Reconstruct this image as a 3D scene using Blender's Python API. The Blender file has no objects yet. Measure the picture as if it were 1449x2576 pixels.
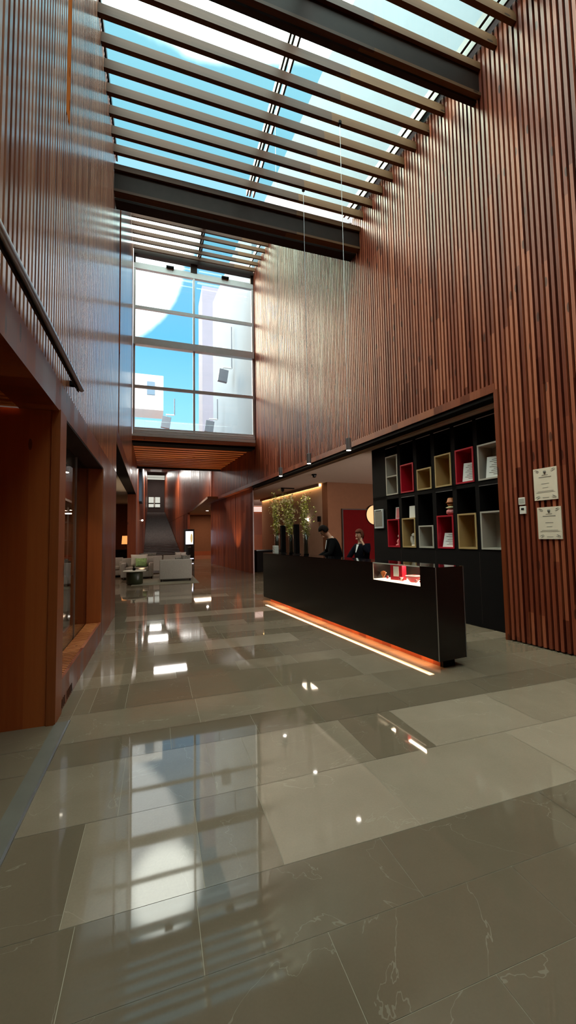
import bpy, bmesh, math, random
from mathutils import Vector, Matrix
random.seed(7)
sc = bpy.context.scene
COL = sc.collection
PI = math.pi
TH = 0.09868544                      # the reception wall is turned this much against the left wall
C, S = math.cos(TH), math.sin(TH)

def uv(u, v, z=0.0):
    """wall-aligned coordinates of the reception side -> world"""
    return Vector((u * C - v * S, u * S + v * C, z))

# ------------------------------------------------------------------ materials
def newmat(name):
    m = bpy.data.materials.new(name)
    m.use_nodes = True
    nt = m.node_tree
    for n in list(nt.nodes):
        nt.nodes.remove(n)
    out = nt.nodes.new('ShaderNodeOutputMaterial')
    b = nt.nodes.new('ShaderNodeBsdfPrincipled')
    nt.links.new(b.outputs[0], out.inputs[0])
    return m, nt, b, out

def N(nt, t, **kw):
    n = nt.nodes.new(t)
    for k, v in kw.items():
        setattr(n, k, v)
    return n

def L(nt, a, b):
    nt.links.new(a, b)

def mth(nt, op, a, b=None, clamp=False):
    n = N(nt, 'ShaderNodeMath', operation=op, use_clamp=clamp)
    for i, x in enumerate((a, b)):
        if x is None:
            continue
        if isinstance(x, (int, float)):
            n.inputs[i].default_value = x
        else:
            L(nt, x, n.inputs[i])
    return n.outputs[0]

def ramp(nt, fac, stops):
    r = N(nt, 'ShaderNodeValToRGB')
    while len(r.color_ramp.elements) < len(stops):
        r.color_ramp.elements.new(0.5)
    for e, (p, c) in zip(r.color_ramp.elements, stops):
        e.position = p
        e.color = (*c, 1)
    L(nt, fac, r.inputs[0])
    return r.outputs[0]

def srgb(r, g, b):
    f = lambda c: (c / 255 / 12.92) if c / 255 <= .04045 else ((c / 255 + .055) / 1.055) ** 2.4
    return (f(r), f(g), f(b))

def plain(name, col, rough=.5, metal=0.0, spec=.5, noise=.06, scale=6.0, coat=0.0, emit=None, estr=0.0, bump=0.0):
    m, nt, b, out = newmat(name)
    tc = N(nt, 'ShaderNodeTexCoord')
    nz = N(nt, 'ShaderNodeTexNoise')
    nz.inputs['Scale'].default_value = scale
    nz.inputs['Detail'].default_value = 4
    L(nt, tc.outputs['Object'], nz.inputs['Vector'])
    lo = tuple(max(0, c * (1 - noise)) for c in col)
    hi = tuple(min(1, c * (1 + noise)) for c in col)
    L(nt, ramp(nt, nz.outputs[0], [(.3, lo), (.7, hi)]), b.inputs['Base Color'])
    b.inputs['Roughness'].default_value = rough
    b.inputs['Metallic'].default_value = metal
    b.inputs['Specular IOR Level'].default_value = spec
    b.inputs['Coat Weight'].default_value = coat
    if emit:
        b.inputs['Emission Color'].default_value = (*emit, 1)
        b.inputs['Emission Strength'].default_value = estr
    if bump:
        bp = N(nt, 'ShaderNodeBump')
        bp.inputs['Strength'].default_value = bump
        L(nt, nz.outputs[0], bp.inputs['Height'])
        L(nt, bp.outputs[0], b.inputs['Normal'])
    return m

def wood(name, dark, mid, light, along='z', across='y', pitch=.0735, seg=2.3, rough=.38, coat=.0, spec=.5, knots=True):
    """varnished board wood; tone changes from board to board and at board joints"""
    m, nt, b, out = newmat(name)
    tc = N(nt, 'ShaderNodeTexCoord')
    sp = N(nt, 'ShaderNodeSeparateXYZ')
    L(nt, tc.outputs['Object'], sp.inputs[0])
    ax = {'x': 0, 'y': 1, 'z': 2}
    a = sp.outputs[ax[across]]
    l = sp.outputs[ax[along]]
    idx = mth(nt, 'FLOOR', mth(nt, 'DIVIDE', a, pitch))
    w1 = N(nt, 'ShaderNodeTexWhiteNoise', noise_dimensions='1D')
    L(nt, idx, w1.inputs['W'])
    joint = mth(nt, 'FLOOR', mth(nt, 'ADD', mth(nt, 'DIVIDE', l, seg), mth(nt, 'MULTIPLY', w1.outputs['Value'], 5.0)))
    cb = N(nt, 'ShaderNodeCombineXYZ')
    L(nt, idx, cb.inputs[0]); L(nt, joint, cb.inputs[1])
    w2 = N(nt, 'ShaderNodeTexWhiteNoise', noise_dimensions='2D')
    L(nt, cb.outputs[0], w2.inputs['Vector'])
    # grain
    mp = N(nt, 'ShaderNodeMapping')
    sc_ = [30.0, 30.0, 30.0]
    sc_[ax[along]] = 1.3
    mp.inputs['Scale'].default_value = sc_
    L(nt, tc.outputs['Object'], mp.inputs[0])
    add = N(nt, 'ShaderNodeVectorMath', operation='ADD')
    L(nt, mp.outputs[0], add.inputs[0])
    sc2 = N(nt, 'ShaderNodeVectorMath', operation='SCALE')
    L(nt, w2.outputs['Color'], sc2.inputs[0]); sc2.inputs['Scale'].default_value = 40
    L(nt, sc2.outputs[0], add.inputs[1])
    nz = N(nt, 'ShaderNodeTexNoise')
    nz.inputs['Scale'].default_value = 1.0
    nz.inputs['Detail'].default_value = 5
    nz.inputs['Roughness'].default_value = .6
    L(nt, add.outputs[0], nz.inputs['Vector'])
    f = mth(nt, 'ADD', mth(nt, 'MULTIPLY', w2.outputs['Value'], .62), mth(nt, 'MULTIPLY', nz.outputs[0], .42), clamp=True)
    col = ramp(nt, f, [(.12, dark), (.5, mid), (.92, light)])
    if knots:
        mk = N(nt, 'ShaderNodeMapping')
        sk = [9.0, 9.0, 9.0]
        sk[ax[along]] = 2.6
        mk.inputs['Scale'].default_value = sk
        L(nt, tc.outputs['Object'], mk.inputs[0])
        vo = N(nt, 'ShaderNodeTexVoronoi')
        vo.inputs['Scale'].default_value = 1.0
        L(nt, mk.outputs[0], vo.inputs['Vector'])
        sepc = N(nt, 'ShaderNodeSeparateColor')
        L(nt, vo.outputs['Color'], sepc.inputs[0])
        pick = mth(nt, 'GREATER_THAN', sepc.outputs[0], .86)
        kn = mth(nt, 'MULTIPLY', mth(nt, 'LESS_THAN', vo.outputs['Distance'], .17), pick)
        mx = N(nt, 'ShaderNodeMix', data_type='RGBA')
        L(nt, mth(nt, 'MULTIPLY', kn, .75), mx.inputs[0])
        L(nt, col, mx.inputs[6])
        mx.inputs[7].default_value = (*[c * .3 for c in dark], 1)
        col = mx.outputs[2]
    L(nt, col, b.inputs['Base Color'])
    rr = N(nt, 'ShaderNodeMapRange')
    rr.inputs['To Min'].default_value = rough - .06
    rr.inputs['To Max'].default_value = rough + .08
    L(nt, w2.outputs['Value'], rr.inputs['Value'])
    L(nt, rr.outputs[0], b.inputs['Roughness'])
    b.inputs['Specular IOR Level'].default_value = spec
    b.inputs['Coat Weight'].default_value = coat
    b.inputs['Coat Roughness'].default_value = .18
    bp = N(nt, 'ShaderNodeBump')
    bp.inputs['Strength'].default_value = .12
    bp.inputs['Distance'].default_value = .004
    L(nt, nz.outputs[0], bp.inputs['Height'])
    L(nt, bp.outputs[0], b.inputs['Normal'])
    return m

def stone(name):
    m, nt, b, out = newmat(name)
    at = N(nt, 'ShaderNodeAttribute', attribute_name='slab', attribute_type='GEOMETRY')
    tc = N(nt, 'ShaderNodeTexCoord')
    add = N(nt, 'ShaderNodeVectorMath', operation='ADD')
    s1 = N(nt, 'ShaderNodeVectorMath', operation='SCALE'); s1.inputs['Scale'].default_value = 60
    L(nt, at.outputs['Color'], s1.inputs[0])
    L(nt, tc.outputs['Object'], add.inputs[0]); L(nt, s1.outputs[0], add.inputs[1])
    n1 = N(nt, 'ShaderNodeTexNoise'); n1.inputs['Scale'].default_value = 2.2; n1.inputs['Detail'].default_value = 8; n1.inputs['Roughness'].default_value = .62
    L(nt, add.outputs[0], n1.inputs['Vector'])
    n2 = N(nt, 'ShaderNodeTexNoise'); n2.inputs['Scale'].default_value = 90; n2.inputs['Detail'].default_value = 3
    L(nt, tc.outputs['Object'], n2.inputs['Vector'])
    sp = N(nt, 'ShaderNodeSeparateColor'); L(nt, at.outputs['Color'], sp.inputs[0])
    f = mth(nt, 'ADD', mth(nt, 'MULTIPLY', sp.outputs[0], .74), mth(nt, 'ADD', mth(nt, 'MULTIPLY', n1.outputs[0], .22), mth(nt, 'MULTIPLY', n2.outputs[0], .08)), clamp=True)
    col = ramp(nt, f, [(.0, srgb(92, 78, 63)), (.3, srgb(115, 99, 81)), (.6, srgb(154, 135, 116)), (1., srgb(188, 170, 150))])
    # calcite hair veins, own shape
    nv = N(nt, 'ShaderNodeTexNoise'); nv.inputs['Scale'].default_value = .9; nv.inputs['Detail'].default_value = 6; nv.inputs['Distortion'].default_value = 1.4
    L(nt, add.outputs[0], nv.inputs['Vector'])
    vein = mth(nt, 'LESS_THAN', mth(nt, 'ABSOLUTE', mth(nt, 'SUBTRACT', nv.outputs[0], .5)), .0016)
    mx = N(nt, 'ShaderNodeMix', data_type='RGBA')
    L(nt, mth(nt, 'MULTIPLY', vein, .16), mx.inputs[0]); L(nt, col, mx.inputs[6]); mx.inputs[7].default_value = (*srgb(190, 180, 160), 1)
    L(nt, mx.outputs[2], b.inputs['Base Color'])
    L(nt, mth(nt, 'ADD', mth(nt, 'MULTIPLY', n1.outputs[0], .04), .015), b.inputs['Roughness'])
    b.inputs['Specular IOR Level'].default_value = .5
    bp = N(nt, 'ShaderNodeBump'); bp.inputs['Strength'].default_value = .012; bp.inputs['Distance'].default_value = .01
    n3 = N(nt, 'ShaderNodeTexNoise'); n3.inputs['Scale'].default_value = 3.0
    L(nt, tc.outputs['Object'], n3.inputs['Vector']); L(nt, n3.outputs[0], bp.inputs['Height']); L(nt, bp.outputs[0], b.inputs['Normal'])
    return m

def glass(name, tint=(.9, .97, .98), refl=.1, rough=.0):
    m = bpy.data.materials.new(name); m.use_nodes = True
    nt = m.node_tree
    for n in list(nt.nodes):
        nt.nodes.remove(n)
    out = N(nt, 'ShaderNodeOutputMaterial')
    t = N(nt, 'ShaderNodeBsdfTransparent'); t.inputs[0].default_value = (*tint, 1)
    g = N(nt, 'ShaderNodeBsdfAnisotropic'); g.inputs['Roughness'].default_value = rough
    ge = N(nt, 'ShaderNodeNewGeometry')
    dt = N(nt, 'ShaderNodeVectorMath', operation='DOT_PRODUCT')
    L(nt, ge.outputs['Incoming'], dt.inputs[0]); L(nt, ge.outputs['Normal'], dt.inputs[1])
    g5 = mth(nt, 'POWER', mth(nt, 'SUBTRACT', 1.0, mth(nt, 'ABSOLUTE', dt.outputs['Value']), clamp=True), 5.0)
    mx = N(nt, 'ShaderNodeMixShader')
    f = mth(nt, 'ADD', mth(nt, 'MULTIPLY', g5, .9), refl, clamp=True)
    L(nt, f, mx.inputs[0]); L(nt, t.outputs[0], mx.inputs[1]); L(nt, g.outputs[0], mx.inputs[2]); L(nt, mx.outputs[0], out.inputs[0])
    return m

def emis(name, col, s):
    m = bpy.data.materials.new(name); m.use_nodes = True
    nt = m.node_tree
    for n in list(nt.nodes):
        nt.nodes.remove(n)
    out = N(nt, 'ShaderNodeOutputMaterial')
    e = N(nt, 'ShaderNodeEmission'); e.inputs[0].default_value = (*col, 1); e.inputs[1].default_value = s
    L(nt, e.outputs[0], out.inputs[0])
    return m

WD, WM, WL = srgb(88, 34, 20), srgb(128, 58, 37), srgb(168, 90, 58)
M = dict(
    slat_right=wood('slat wood, reception wall', WD, WM, WL),
    slat_left=wood('slat wood, left wall', srgb(128, 68, 44), srgb(170, 102, 70), srgb(206, 142, 104), rough=.36, spec=.9, coat=1.0),
    board=wood('smooth red brown boards', srgb(92, 36, 14), srgb(124, 54, 22), srgb(150, 76, 36), pitch=.19, seg=9, rough=.4),
    board_orange=wood('orange boards', srgb(150, 80, 38), srgb(176, 100, 52), srgb(196, 120, 66), pitch=.5, seg=9, rough=.5),
    beam=wood('roof beam wood', srgb(50, 29, 18), srgb(78, 49, 31), srgb(110, 78, 48), along='x', across='y', pitch=.33, seg=2.4, rough=.6, spec=.25),
    beam_dark=plain('dark brown painted steel', srgb(40, 26, 20), .6, noise=.15, spec=.2),
    backing=plain('dark gap behind the slats', srgb(22, 8, 6), .9),
    soffit=wood('soffit slat wood', srgb(176, 86, 40), srgb(212, 116, 56), srgb(230, 146, 78), along='x', across='y', pitch=.11, seg=3, rough=.4),
    stone=stone('polished limestone'),
    grout=plain('pale grout', srgb(150, 136, 114), .6),
    steel=plain('brushed steel', srgb(170, 172, 174), .32, .9, noise=.05),
    frame=plain('grey window aluminium', srgb(206, 210, 212), .4, .2, noise=.04),
    frame_dark=plain('dark glazing bar', srgb(40, 50, 60), .4, .4),
    glass=glass('clear window glass', (.93, .985, 1.0), .05),
    roofglass=glass('tinted roof glass', (.80, .93, .93), .03),
    showglass=glass('showcase glass', (.95, .97, .96), .03),
    plaster=plain('warm plaster', srgb(160, 136, 120), .95, spec=.1, noise=.03),
    ceiling_paint=plain('pale ceiling paint', srgb(205, 186, 176), .95, spec=.1, noise=.02),
    plaster_grey=plain('grey plaster', srgb(150, 142, 136), .85, noise=.03),
    plaster_brown=plain('brown wall paint', srgb(112, 76, 56), .95, spec=.1, noise=.05),
    black=plain('black lacquer', srgb(16, 13, 13), .25, noise=.1, spec=.5),
    blackm=plain('matt black board', srgb(14, 9, 9), .8, noise=.15, spec=.12),
    blacktop=plain('black glass top', srgb(12, 12, 14), .06, spec=.8),
    red=plain('red lacquer', srgb(176, 22, 42), .4, noise=.05),
    yellow=plain('mustard lacquer', srgb(176, 146, 98), .45, noise=.05),
    greybox=plain('grey lacquer', srgb(176, 168, 156), .45, noise=.04),
    reddoor=plain('dark red door paint', srgb(84, 6, 8), .9, spec=.1, noise=.06),
    paper=plain('paper', srgb(226, 220, 212), .7, noise=.02),
    ink=plain('grey print', srgb(128, 120, 112), .7),
    dkink=plain('dark print', srgb(60, 50, 48), .7),
    pink=plain('pink print', srgb(206, 120, 120), .6),
    cert=plain('cream certificate paper', srgb(226, 206, 184), .6, noise=.02),
    whitepl=plain('white plastic', srgb(225, 215, 205), .4, noise=.02),
    sofa=plain('grey beige upholstery', srgb(164, 156, 146), .9, noise=.08, scale=40, bump=.15),
    cushion=plain('white cushion fabric', srgb(205, 198, 186), .9, noise=.05, bump=.1),
    cushion_green=plain('green patterned cushion', srgb(150, 182, 120), .9, noise=.35, scale=14),
    cushion_grey=plain('grey striped cushion', srgb(120, 116, 108), .9, noise=.4, scale=22),
    darkgreen=plain('dark green table', srgb(44, 48, 28), .4, noise=.1),
    leaf=plain('pale green leaf', srgb(186, 190, 84), .6, noise=.25, scale=20),
    blossom=plain('cream blossom', srgb(226, 214, 168), .6, noise=.08),
    stem=plain('green stem', srgb(96, 104, 52), .6),
    water=plain('dark reeds in vase', srgb(52, 44, 30), .4, noise=.2),
    skin=plain('skin', srgb(206, 150, 122), .5, noise=.04),
    hair_dark=plain('dark hair', srgb(24, 15, 11), .9, spec=.15, noise=.2, scale=60),
    hair_auburn=plain('auburn hair', srgb(96, 50, 36), .9, spec=.15, noise=.2, scale=60),
    suit=plain('black suit', srgb(12, 11, 12), .95, noise=.1, spec=.08),
    shirt=plain('white shirt', srgb(225, 225, 225), .7, noise=.03),
    uniform=plain('dark navy uniform', srgb(15, 13, 22), .95, noise=.1, spec=.08),
    eye=plain('eye', srgb(40, 30, 26), .3),
    lip=plain('lips', srgb(150, 76, 68), .5),
    stairs=plain('dark grey stair stone', srgb(104, 98, 94), .5, noise=.15),
    rug=plain('grey rug', srgb(128, 120, 102), .95, noise=.1, scale=30),
    facade=plain('pale rendered facade', srgb(92, 104, 114), .8, noise=.04, scale=1),
    facade2=plain('pinkish tower facade', srgb(80, 80, 92), .8, noise=.04, scale=1),
    facade3=plain('blue grey block', srgb(70, 90, 108), .8, noise=.05, scale=1),
    facade_white=plain('white render', srgb(170, 172, 175), .8, noise=.03),
    board_entry=wood('knotty entrance boards', srgb(120, 46, 14), srgb(156, 68, 24), srgb(178, 92, 40), along='z', across='x', pitch=.34, seg=9, rough=.42),
    strip_matt=wood('unvarnished orange board', srgb(176, 92, 42), srgb(206, 118, 60), srgb(222, 140, 80), pitch=.5, seg=9, rough=.95, spec=.0),
    board_mid=wood('mid brown post boards', srgb(120, 54, 22), srgb(154, 78, 34), srgb(176, 100, 52), pitch=.5, seg=9, rough=.45),
    track=plain('dull steel track', srgb(122, 116, 106), .25, .3, noise=.05),
    lampgrey=plain('grey floodlight body', srgb(90, 96, 106), .5),
    led=emis('orange light strip', (1.0, .50, .22), 4),
    cove=emis('warm cove light strip', (1.0, .60, .24), 9),
    disc=emis('glowing peach disc', srgb(235, 170, 120), 1.0),
    bulb=emis('warm lamp lens', (1, .86, .7), 14),
    bulb_white=emis('bright downlight lens', (1, .92, .82), 18),
    bulb_sconce=emis('sconce glass', (1, .88, .74), 5),
    screen=emis('lit white screen', (.86, .84, 1.0), 1.5),
    screen_gold=emis('gold picture on screen', (.55, .40, .16), .7),
    showbase=emis('lit display case base', (1.0, .72, .48), 1.5),
    lampshade=emis('glowing orange lampshade', (1.0, .36, .10), .75),
    louvre=emis('lit skylight louvre', (1.0, .74, .64), 1.2),
    farwin=emis('daylit far window', (.75, .74, .64), .55),
    dark=plain('dark interior', srgb(46, 30, 24), .7, noise=.1),
)

# ------------------------------------------------------------------ mesh helpers
class MB:
    def __init__(s):
        s.bm = bmesh.new()
    def box(s, x0, x1, y0, y1, z0, z1, rot=None, piv=None):
        vs = [s.bm.verts.new(p) for p in ((x0, y0, z0), (x1, y0, z0), (x1, y1, z0), (x0, y1, z0), (x0, y0, z1), (x1, y0, z1), (x1, y1, z1), (x0, y1, z1))]
        if rot is not None:
            piv = Vector(piv or ((x0 + x1) / 2, (y0 + y1) / 2, (z0 + z1) / 2))
            for v in vs:
                v.co = piv + rot @ (v.co - piv)
        for f in ((3, 2, 1, 0), (4, 5, 6, 7), (0, 1, 5, 4), (1, 2, 6, 5), (2, 3, 7, 6), (3, 0, 4, 7)):
            s.bm.faces.new([vs[i] for i in f])
        return s
    def prism(s, pts, z0, z1):
        a = [s.bm.verts.new((p[0], p[1], z0)) for p in pts]
        b = [s.bm.verts.new((p[0], p[1], z1)) for p in pts]
        n = len(pts)
        s.bm.faces.new(a[::-1]); s.bm.faces.new(b)
        for i in range(n):
            s.bm.faces.new((a[i], a[(i + 1) % n], b[(i + 1) % n], b[i]))
        return s
    def yz(s, pts, xa, xb):
        """side profile (y, z) extruded between x = xa(y) and x = xb(y)"""
        fa = xa if callable(xa) else (lambda y: xa)
        fb = xb if callable(xb) else (lambda y: xb)
        a = [s.bm.verts.new((fa(p[0]), p[0], p[1])) for p in pts]
        b = [s.bm.verts.new((fb(p[0]), p[0], p[1])) for p in pts]
        n = len(pts)
        s.bm.faces.new(a[::-1]); s.bm.faces.new(b)
        for i in range(n):
            s.bm.faces.new((a[i], a[(i + 1) % n], b[(i + 1) % n], b[i]))
        return s
    def lathe(s, prof, n=24, c=(0, 0), cap=True):
        rings = []
        for r, z in prof:
            rings.append([s.bm.verts.new((c[0] + r * math.cos(2 * PI * i / n), c[1] + r * math.sin(2 * PI * i / n), z)) for i in range(n)])
        for a, b in zip(rings, rings[1:]):
            for i in range(n):
                s.bm.faces.new((a[i], a[(i + 1) % n], b[(i + 1) % n], b[i]))
        if cap:
            s.bm.faces.new(rings[0][::-1]); s.bm.faces.new(rings[-1])
        return s
    def tube(s, pts, r, n=8):
        pts = [Vector(p) for p in pts]
        rings = []
        for i, p in enumerate(pts):
            d = (pts[min(i + 1, len(pts) - 1)] - pts[max(i - 1, 0)]).normalized()
            a = d.cross(Vector((0, 0, 1)) if abs(d.z) < .9 else Vector((1, 0, 0))).normalized()
            b = d.cross(a)
            rr = r[i] if isinstance(r, (list, tuple)) else r
            rings.append([s.bm.verts.new(p + (a * math.cos(2 * PI * k / n) + b * math.sin(2 * PI * k / n)) * rr) for k in range(n)])
        for a, b in zip(rings, rings[1:]):
            for i in range(n):
                s.bm.faces.new((a[i], a[(i + 1) % n], b[(i + 1) % n], b[i]))
        s.bm.faces.new(rings[0][::-1]); s.bm.faces.new(rings[-1])
        return s
    def ball(s, c, r, seg=12, sc_=(1, 1, 1), rot=None):
        m = Matrix.Translation(c)
        if rot is not None:
            m = m @ rot.to_4x4()
        m = m @ Matrix.Diagonal((r * sc_[0], r * sc_[1], r * sc_[2], 1))
        bmesh.ops.create_uvsphere(s.bm, u_segments=seg, v_segments=max(6, seg // 2 + 2), radius=1, matrix=m)
        return s
    def quad(s, *p):
        s.bm.faces.new([s.bm.verts.new(q) for q in p])
        return s
    def build(s, name, mat, parent=None, bevel=0.0, smooth=False, sub=0):
        bmesh.ops.recalc_face_normals(s.bm, faces=s.bm.faces)
        if bevel:
            bmesh.ops.bevel(s.bm, geom=list(s.bm.edges), offset=bevel, segments=2, affect='EDGES', profile=.6)
        me = bpy.data.meshes.new(name)
        s.bm.to_mesh(me); s.bm.free()
        me.materials.append(M[mat])
        if smooth:
            for p in me.polygons:
                p.use_smooth = True
        o = bpy.data.objects.new(name, me)
        COL.objects.link(o)
        if parent is not None:
            o.parent = parent
        if sub:
            md = o.modifiers.new('s', 'SUBSURF'); md.levels = sub; md.render_levels = sub
        return o

def tag(o, label, cat, group=None, kind=None):
    o['label'] = label; o['category'] = cat
    if group: o['group'] = group
    if kind: o['kind'] = kind
    return o

def thing(name, label, cat, loc=(0, 0, 0), rz=0.0, group=None):
    o = bpy.data.objects.new(name, None)
    o.empty_display_size = .1
    COL.objects.link(o)
    o.location = loc; o.rotation_euler = (0, 0, rz)
    return tag(o, label, cat, group)

def struct(o, rz=0.0, loc=None):
    o['kind'] = 'structure'
    o.rotation_euler = (0, 0, rz)
    if loc is not None: o.location = loc
    return o

def sempty(name, rz=0.0, loc=(0, 0, 0)):
    o = bpy.data.objects.new(name, None)
    COL.objects.link(o)
    o['kind'] = 'structure'; o.rotation_euler = (0, 0, rz); o.location = loc
    return o

def copy_tree(o, parent=None):
    c = o.copy(); COL.objects.link(c)
    if parent is not None: c.parent = parent
    for ch in list(o.children):
        copy_tree(ch, c)
    return c

PITCH, SLW, SLD = .0735, .041, .052
ZN, ZF = 8.65, 12.15          # underside of the near and of the high glass roof
YS = 12.75                    # the sloping ceiling ends here and the high skylight starts
def wall_top(y):
    if y < 7.9: return ZN + .32
    if y < YS: return 8.85 + (y - 8.04) / (YS - 8.04) * (ZF + .1 - 8.85)
    return ZF + .15
YB = 7.65                     # big cross beam between them

# ------------------------------------------------------------------ FLOOR
def build_floor():
    bm = bmesh.new()
    lay = bm.loops.layers.color.new('slab')
    g = .0013
    def slab(x0, x1, y0, y1, tone):
        vs = [bm.verts.new(p) for p in ((x0 + g, y0 + g, 0), (x1 - g, y0 + g, 0), (x1 - g, y1 - g, 0), (x0 + g, y1 - g, 0))]
        f = bm.faces.new(vs)
        r2, r3 = random.random(), random.random()
        for l in f.loops:
            l[lay] = (tone, r2, r3, 1)
    def row(y0, y1, cuts, tones):
        for a, b, t in zip(cuts, cuts[1:], tones):
            slab(a, b, y0, y1, t)
    XL, XR = -7.0, 12.0
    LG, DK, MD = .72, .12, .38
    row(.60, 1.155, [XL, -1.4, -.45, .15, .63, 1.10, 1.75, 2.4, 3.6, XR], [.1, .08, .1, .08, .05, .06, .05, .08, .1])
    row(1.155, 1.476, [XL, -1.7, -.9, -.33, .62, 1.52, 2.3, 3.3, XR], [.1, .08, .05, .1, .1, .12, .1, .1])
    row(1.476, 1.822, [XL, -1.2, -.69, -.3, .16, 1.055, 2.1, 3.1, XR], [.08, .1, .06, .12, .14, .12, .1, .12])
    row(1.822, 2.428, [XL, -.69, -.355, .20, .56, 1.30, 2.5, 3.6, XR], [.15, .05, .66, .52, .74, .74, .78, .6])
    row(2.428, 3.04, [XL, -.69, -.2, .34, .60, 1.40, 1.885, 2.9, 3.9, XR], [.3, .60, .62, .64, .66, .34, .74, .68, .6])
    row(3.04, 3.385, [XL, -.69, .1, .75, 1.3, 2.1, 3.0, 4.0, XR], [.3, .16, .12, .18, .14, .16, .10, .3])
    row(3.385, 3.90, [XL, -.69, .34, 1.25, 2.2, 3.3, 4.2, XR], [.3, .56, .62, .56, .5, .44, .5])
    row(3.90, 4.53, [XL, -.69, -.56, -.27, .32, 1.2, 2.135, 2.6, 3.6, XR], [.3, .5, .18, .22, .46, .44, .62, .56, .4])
    y = 4.53
    k = 0
    while y < 64:
        d = (.34, .62, .5, .36, .58)[k % 5]
        x = XL - random.random()
        base = (.5, .36, .58, .28, .5)[k % 5]
        while x < XR:
            w = random.choice((.7, .95, 1.3, 1.7))
            slab(x, min(x + w, XR), y, y + d, max(.05, min(.85, base + random.uniform(-.2, .2))))
            x += w
        y += d; k += 1
        if y > 24: 
            d = 1
    y = .60
    while y > -6:
        x = XL
        while x < XR:
            w = random.choice((.7, .95, 1.3))
            slab(x, min(x + w, XR), y - .55, y, random.choice((.08, .12, .6, .65, .15)))
            x += w
        y -= .55
    me = bpy.data.meshes.new('floor')
    bm.to_mesh(me); bm.free()
    me.materials.append(M['stone'])
    o = bpy.data.objects.new('floor', me); COL.objects.link(o); o['kind'] = 'structure'
    o2 = MB().box(-8, 12, -6, 64.5, -.15, -.0015).build('floor_bed', 'grout', o)
build_floor()

# ------------------------------------------------------------------ RIGHT (reception) WALL, local frame (u, v, z)
UR = 5.10
def right_wall():
    w = MB()
    v = -5.0
    while v < 22.3:
        top = wall_top(v + .45)
        if v < 3.93 - SLW + .01:
            z0 = 0.02
        else:
            z0 = 3.70
        if v > 14.6: top = 5.4
        w.box(UR, UR + SLD, v, v + SLW, z0, top)
        v += PITCH
    o = w.build('wall_right', 'slat_right')
    struct(o, TH)
    b = MB()
    b.box(UR + SLD, UR + .30, -5, 3.93, 0, ZN + .4)
    b.box(UR + SLD, UR + .30, 3.93, 7.45, 3.70, ZN + .4)
    b.yz([(7.45, 3.7), (22.3, 3.7), (22.3, 5.5), (14.6, 5.5), (14.6, ZF + .3), (YS - .45, ZF + .2), (7.45, 8.9)], UR + SLD, UR + .3)
    b.build('slat_backing', 'backing', o)
    f = MB()
    f.box(UR - .004, UR + .16, 3.93, 22.3, 3.57, 3.70)
    f.box(UR - .004, UR + .30, 3.895, 3.955, 0, 3.60)
    f.build('fascia_board', 'board', o)
    t = MB()
    t.box(UR + .16, UR + .30, 3.955, 15.0, 3.585, 3.70)
    t.build('head_track', 'blackm', o)
right_wall()

# smooth panelled wall past the reception opening
o = MB().box(5.34, 5.385, 15.62, 23.3, 0.0, 3.57).build('wall_panel', 'board'); struct(o, TH)
# wall of the stair hall, above its side opening
XSR = lambda y: 2.88 - (y - 22.3) * .0485
o = MB().yz([(22.35, 3.6), (62, 3.6), (62, 11.7), (22.35, 5.7)], XSR, lambda y: XSR(y) + .2).build('wall_stair_right', 'board'); struct(o)
MB().yz([(33.5, 0), (62, 0), (62, 3.6), (33.5, 3.6)], lambda y: XSR(y) + .01, lambda y: XSR(y) + .2).build('lower_panel', 'board', o)

# ------------------------------------------------------------------ LEFT WALL
XLW = -.80
def left_wall():
    w = MB()
    y = -5.0
    while y < 15.0:
        top = wall_top(y)
        if y > 8.65: z0 = 3.78
        else: z0 = 2.86
        x = XLW if y < 8.65 else XLW - .012 * (y - 8.65)
        if 8.95 < y < 9.2 or 3.80 < y < 3.93:
            if y >= 3.8 and y < 3.93:
                top = 5.4
            else:
                y += PITCH; continue
        w.box(x - SLD, x, y, y + SLW, z0, top)
        y += PITCH
    o = w.build('wall_left', 'slat_left'); struct(o)
    b = MB()
    b.box(XLW - .33, XLW - SLD, -5, 8.65, 2.86, ZN + .4)
    b.yz([(8.65, 3.78), (15.0, 3.78), (15.0, ZF + .3), (YS, ZF + .2), (8.65, wall_top(8.65) + .02)], lambda y: XLW - SLD - .012 * (y - 8.65), lambda y: XLW - .4)
    b.build('slat_backing', 'backing', o)
    f = MB()
    f.box(XLW - .30, XLW + .002, -5, 6.66, 2.61, 2.87)
    f.box(XLW - .33, XLW + .002, 6.66, 8.65, 0, 2.87)
    f.prism([(XLW - .33, 8.65), (XLW + .002, 8.65), (XLW - .074, 15.0), (XLW - .4, 15.0)], 3.5, 3.79)
    f.build('fascia_board', 'board', o)
    u_ = MB().yz([(8.66, 3.49), (18.6, 3.49), (18.6, 3.502), (8.66, 3.502)], lambda y: XLW - .33 - .011 * (y - 8.65), lambda y: XLW - .012 - .011 * (y - 8.65))
    u_.build('opening_soffit', 'blackm', o)
    h_ = MB().yz([(15.0, 3.5), (18.6, 3.5), (18.6, 5.2), (15.0, 5.2)], lambda y: XLW - .33 - .011 * (y - 8.65), lambda y: XLW - .011 * (y - 8.65))
    h_.build('lounge_header', 'board', o)
    g = MB()
    g.box(XLW - .04, XLW + .001, 3.80, 3.935, 5.4, ZN + .32)
    g.box(XLW - .05, XLW + .001, 8.95, 9.18, 5.6, wall_top(8.95))
    g.build('plain_strip', 'strip_matt', o)
left_wall()
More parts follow.
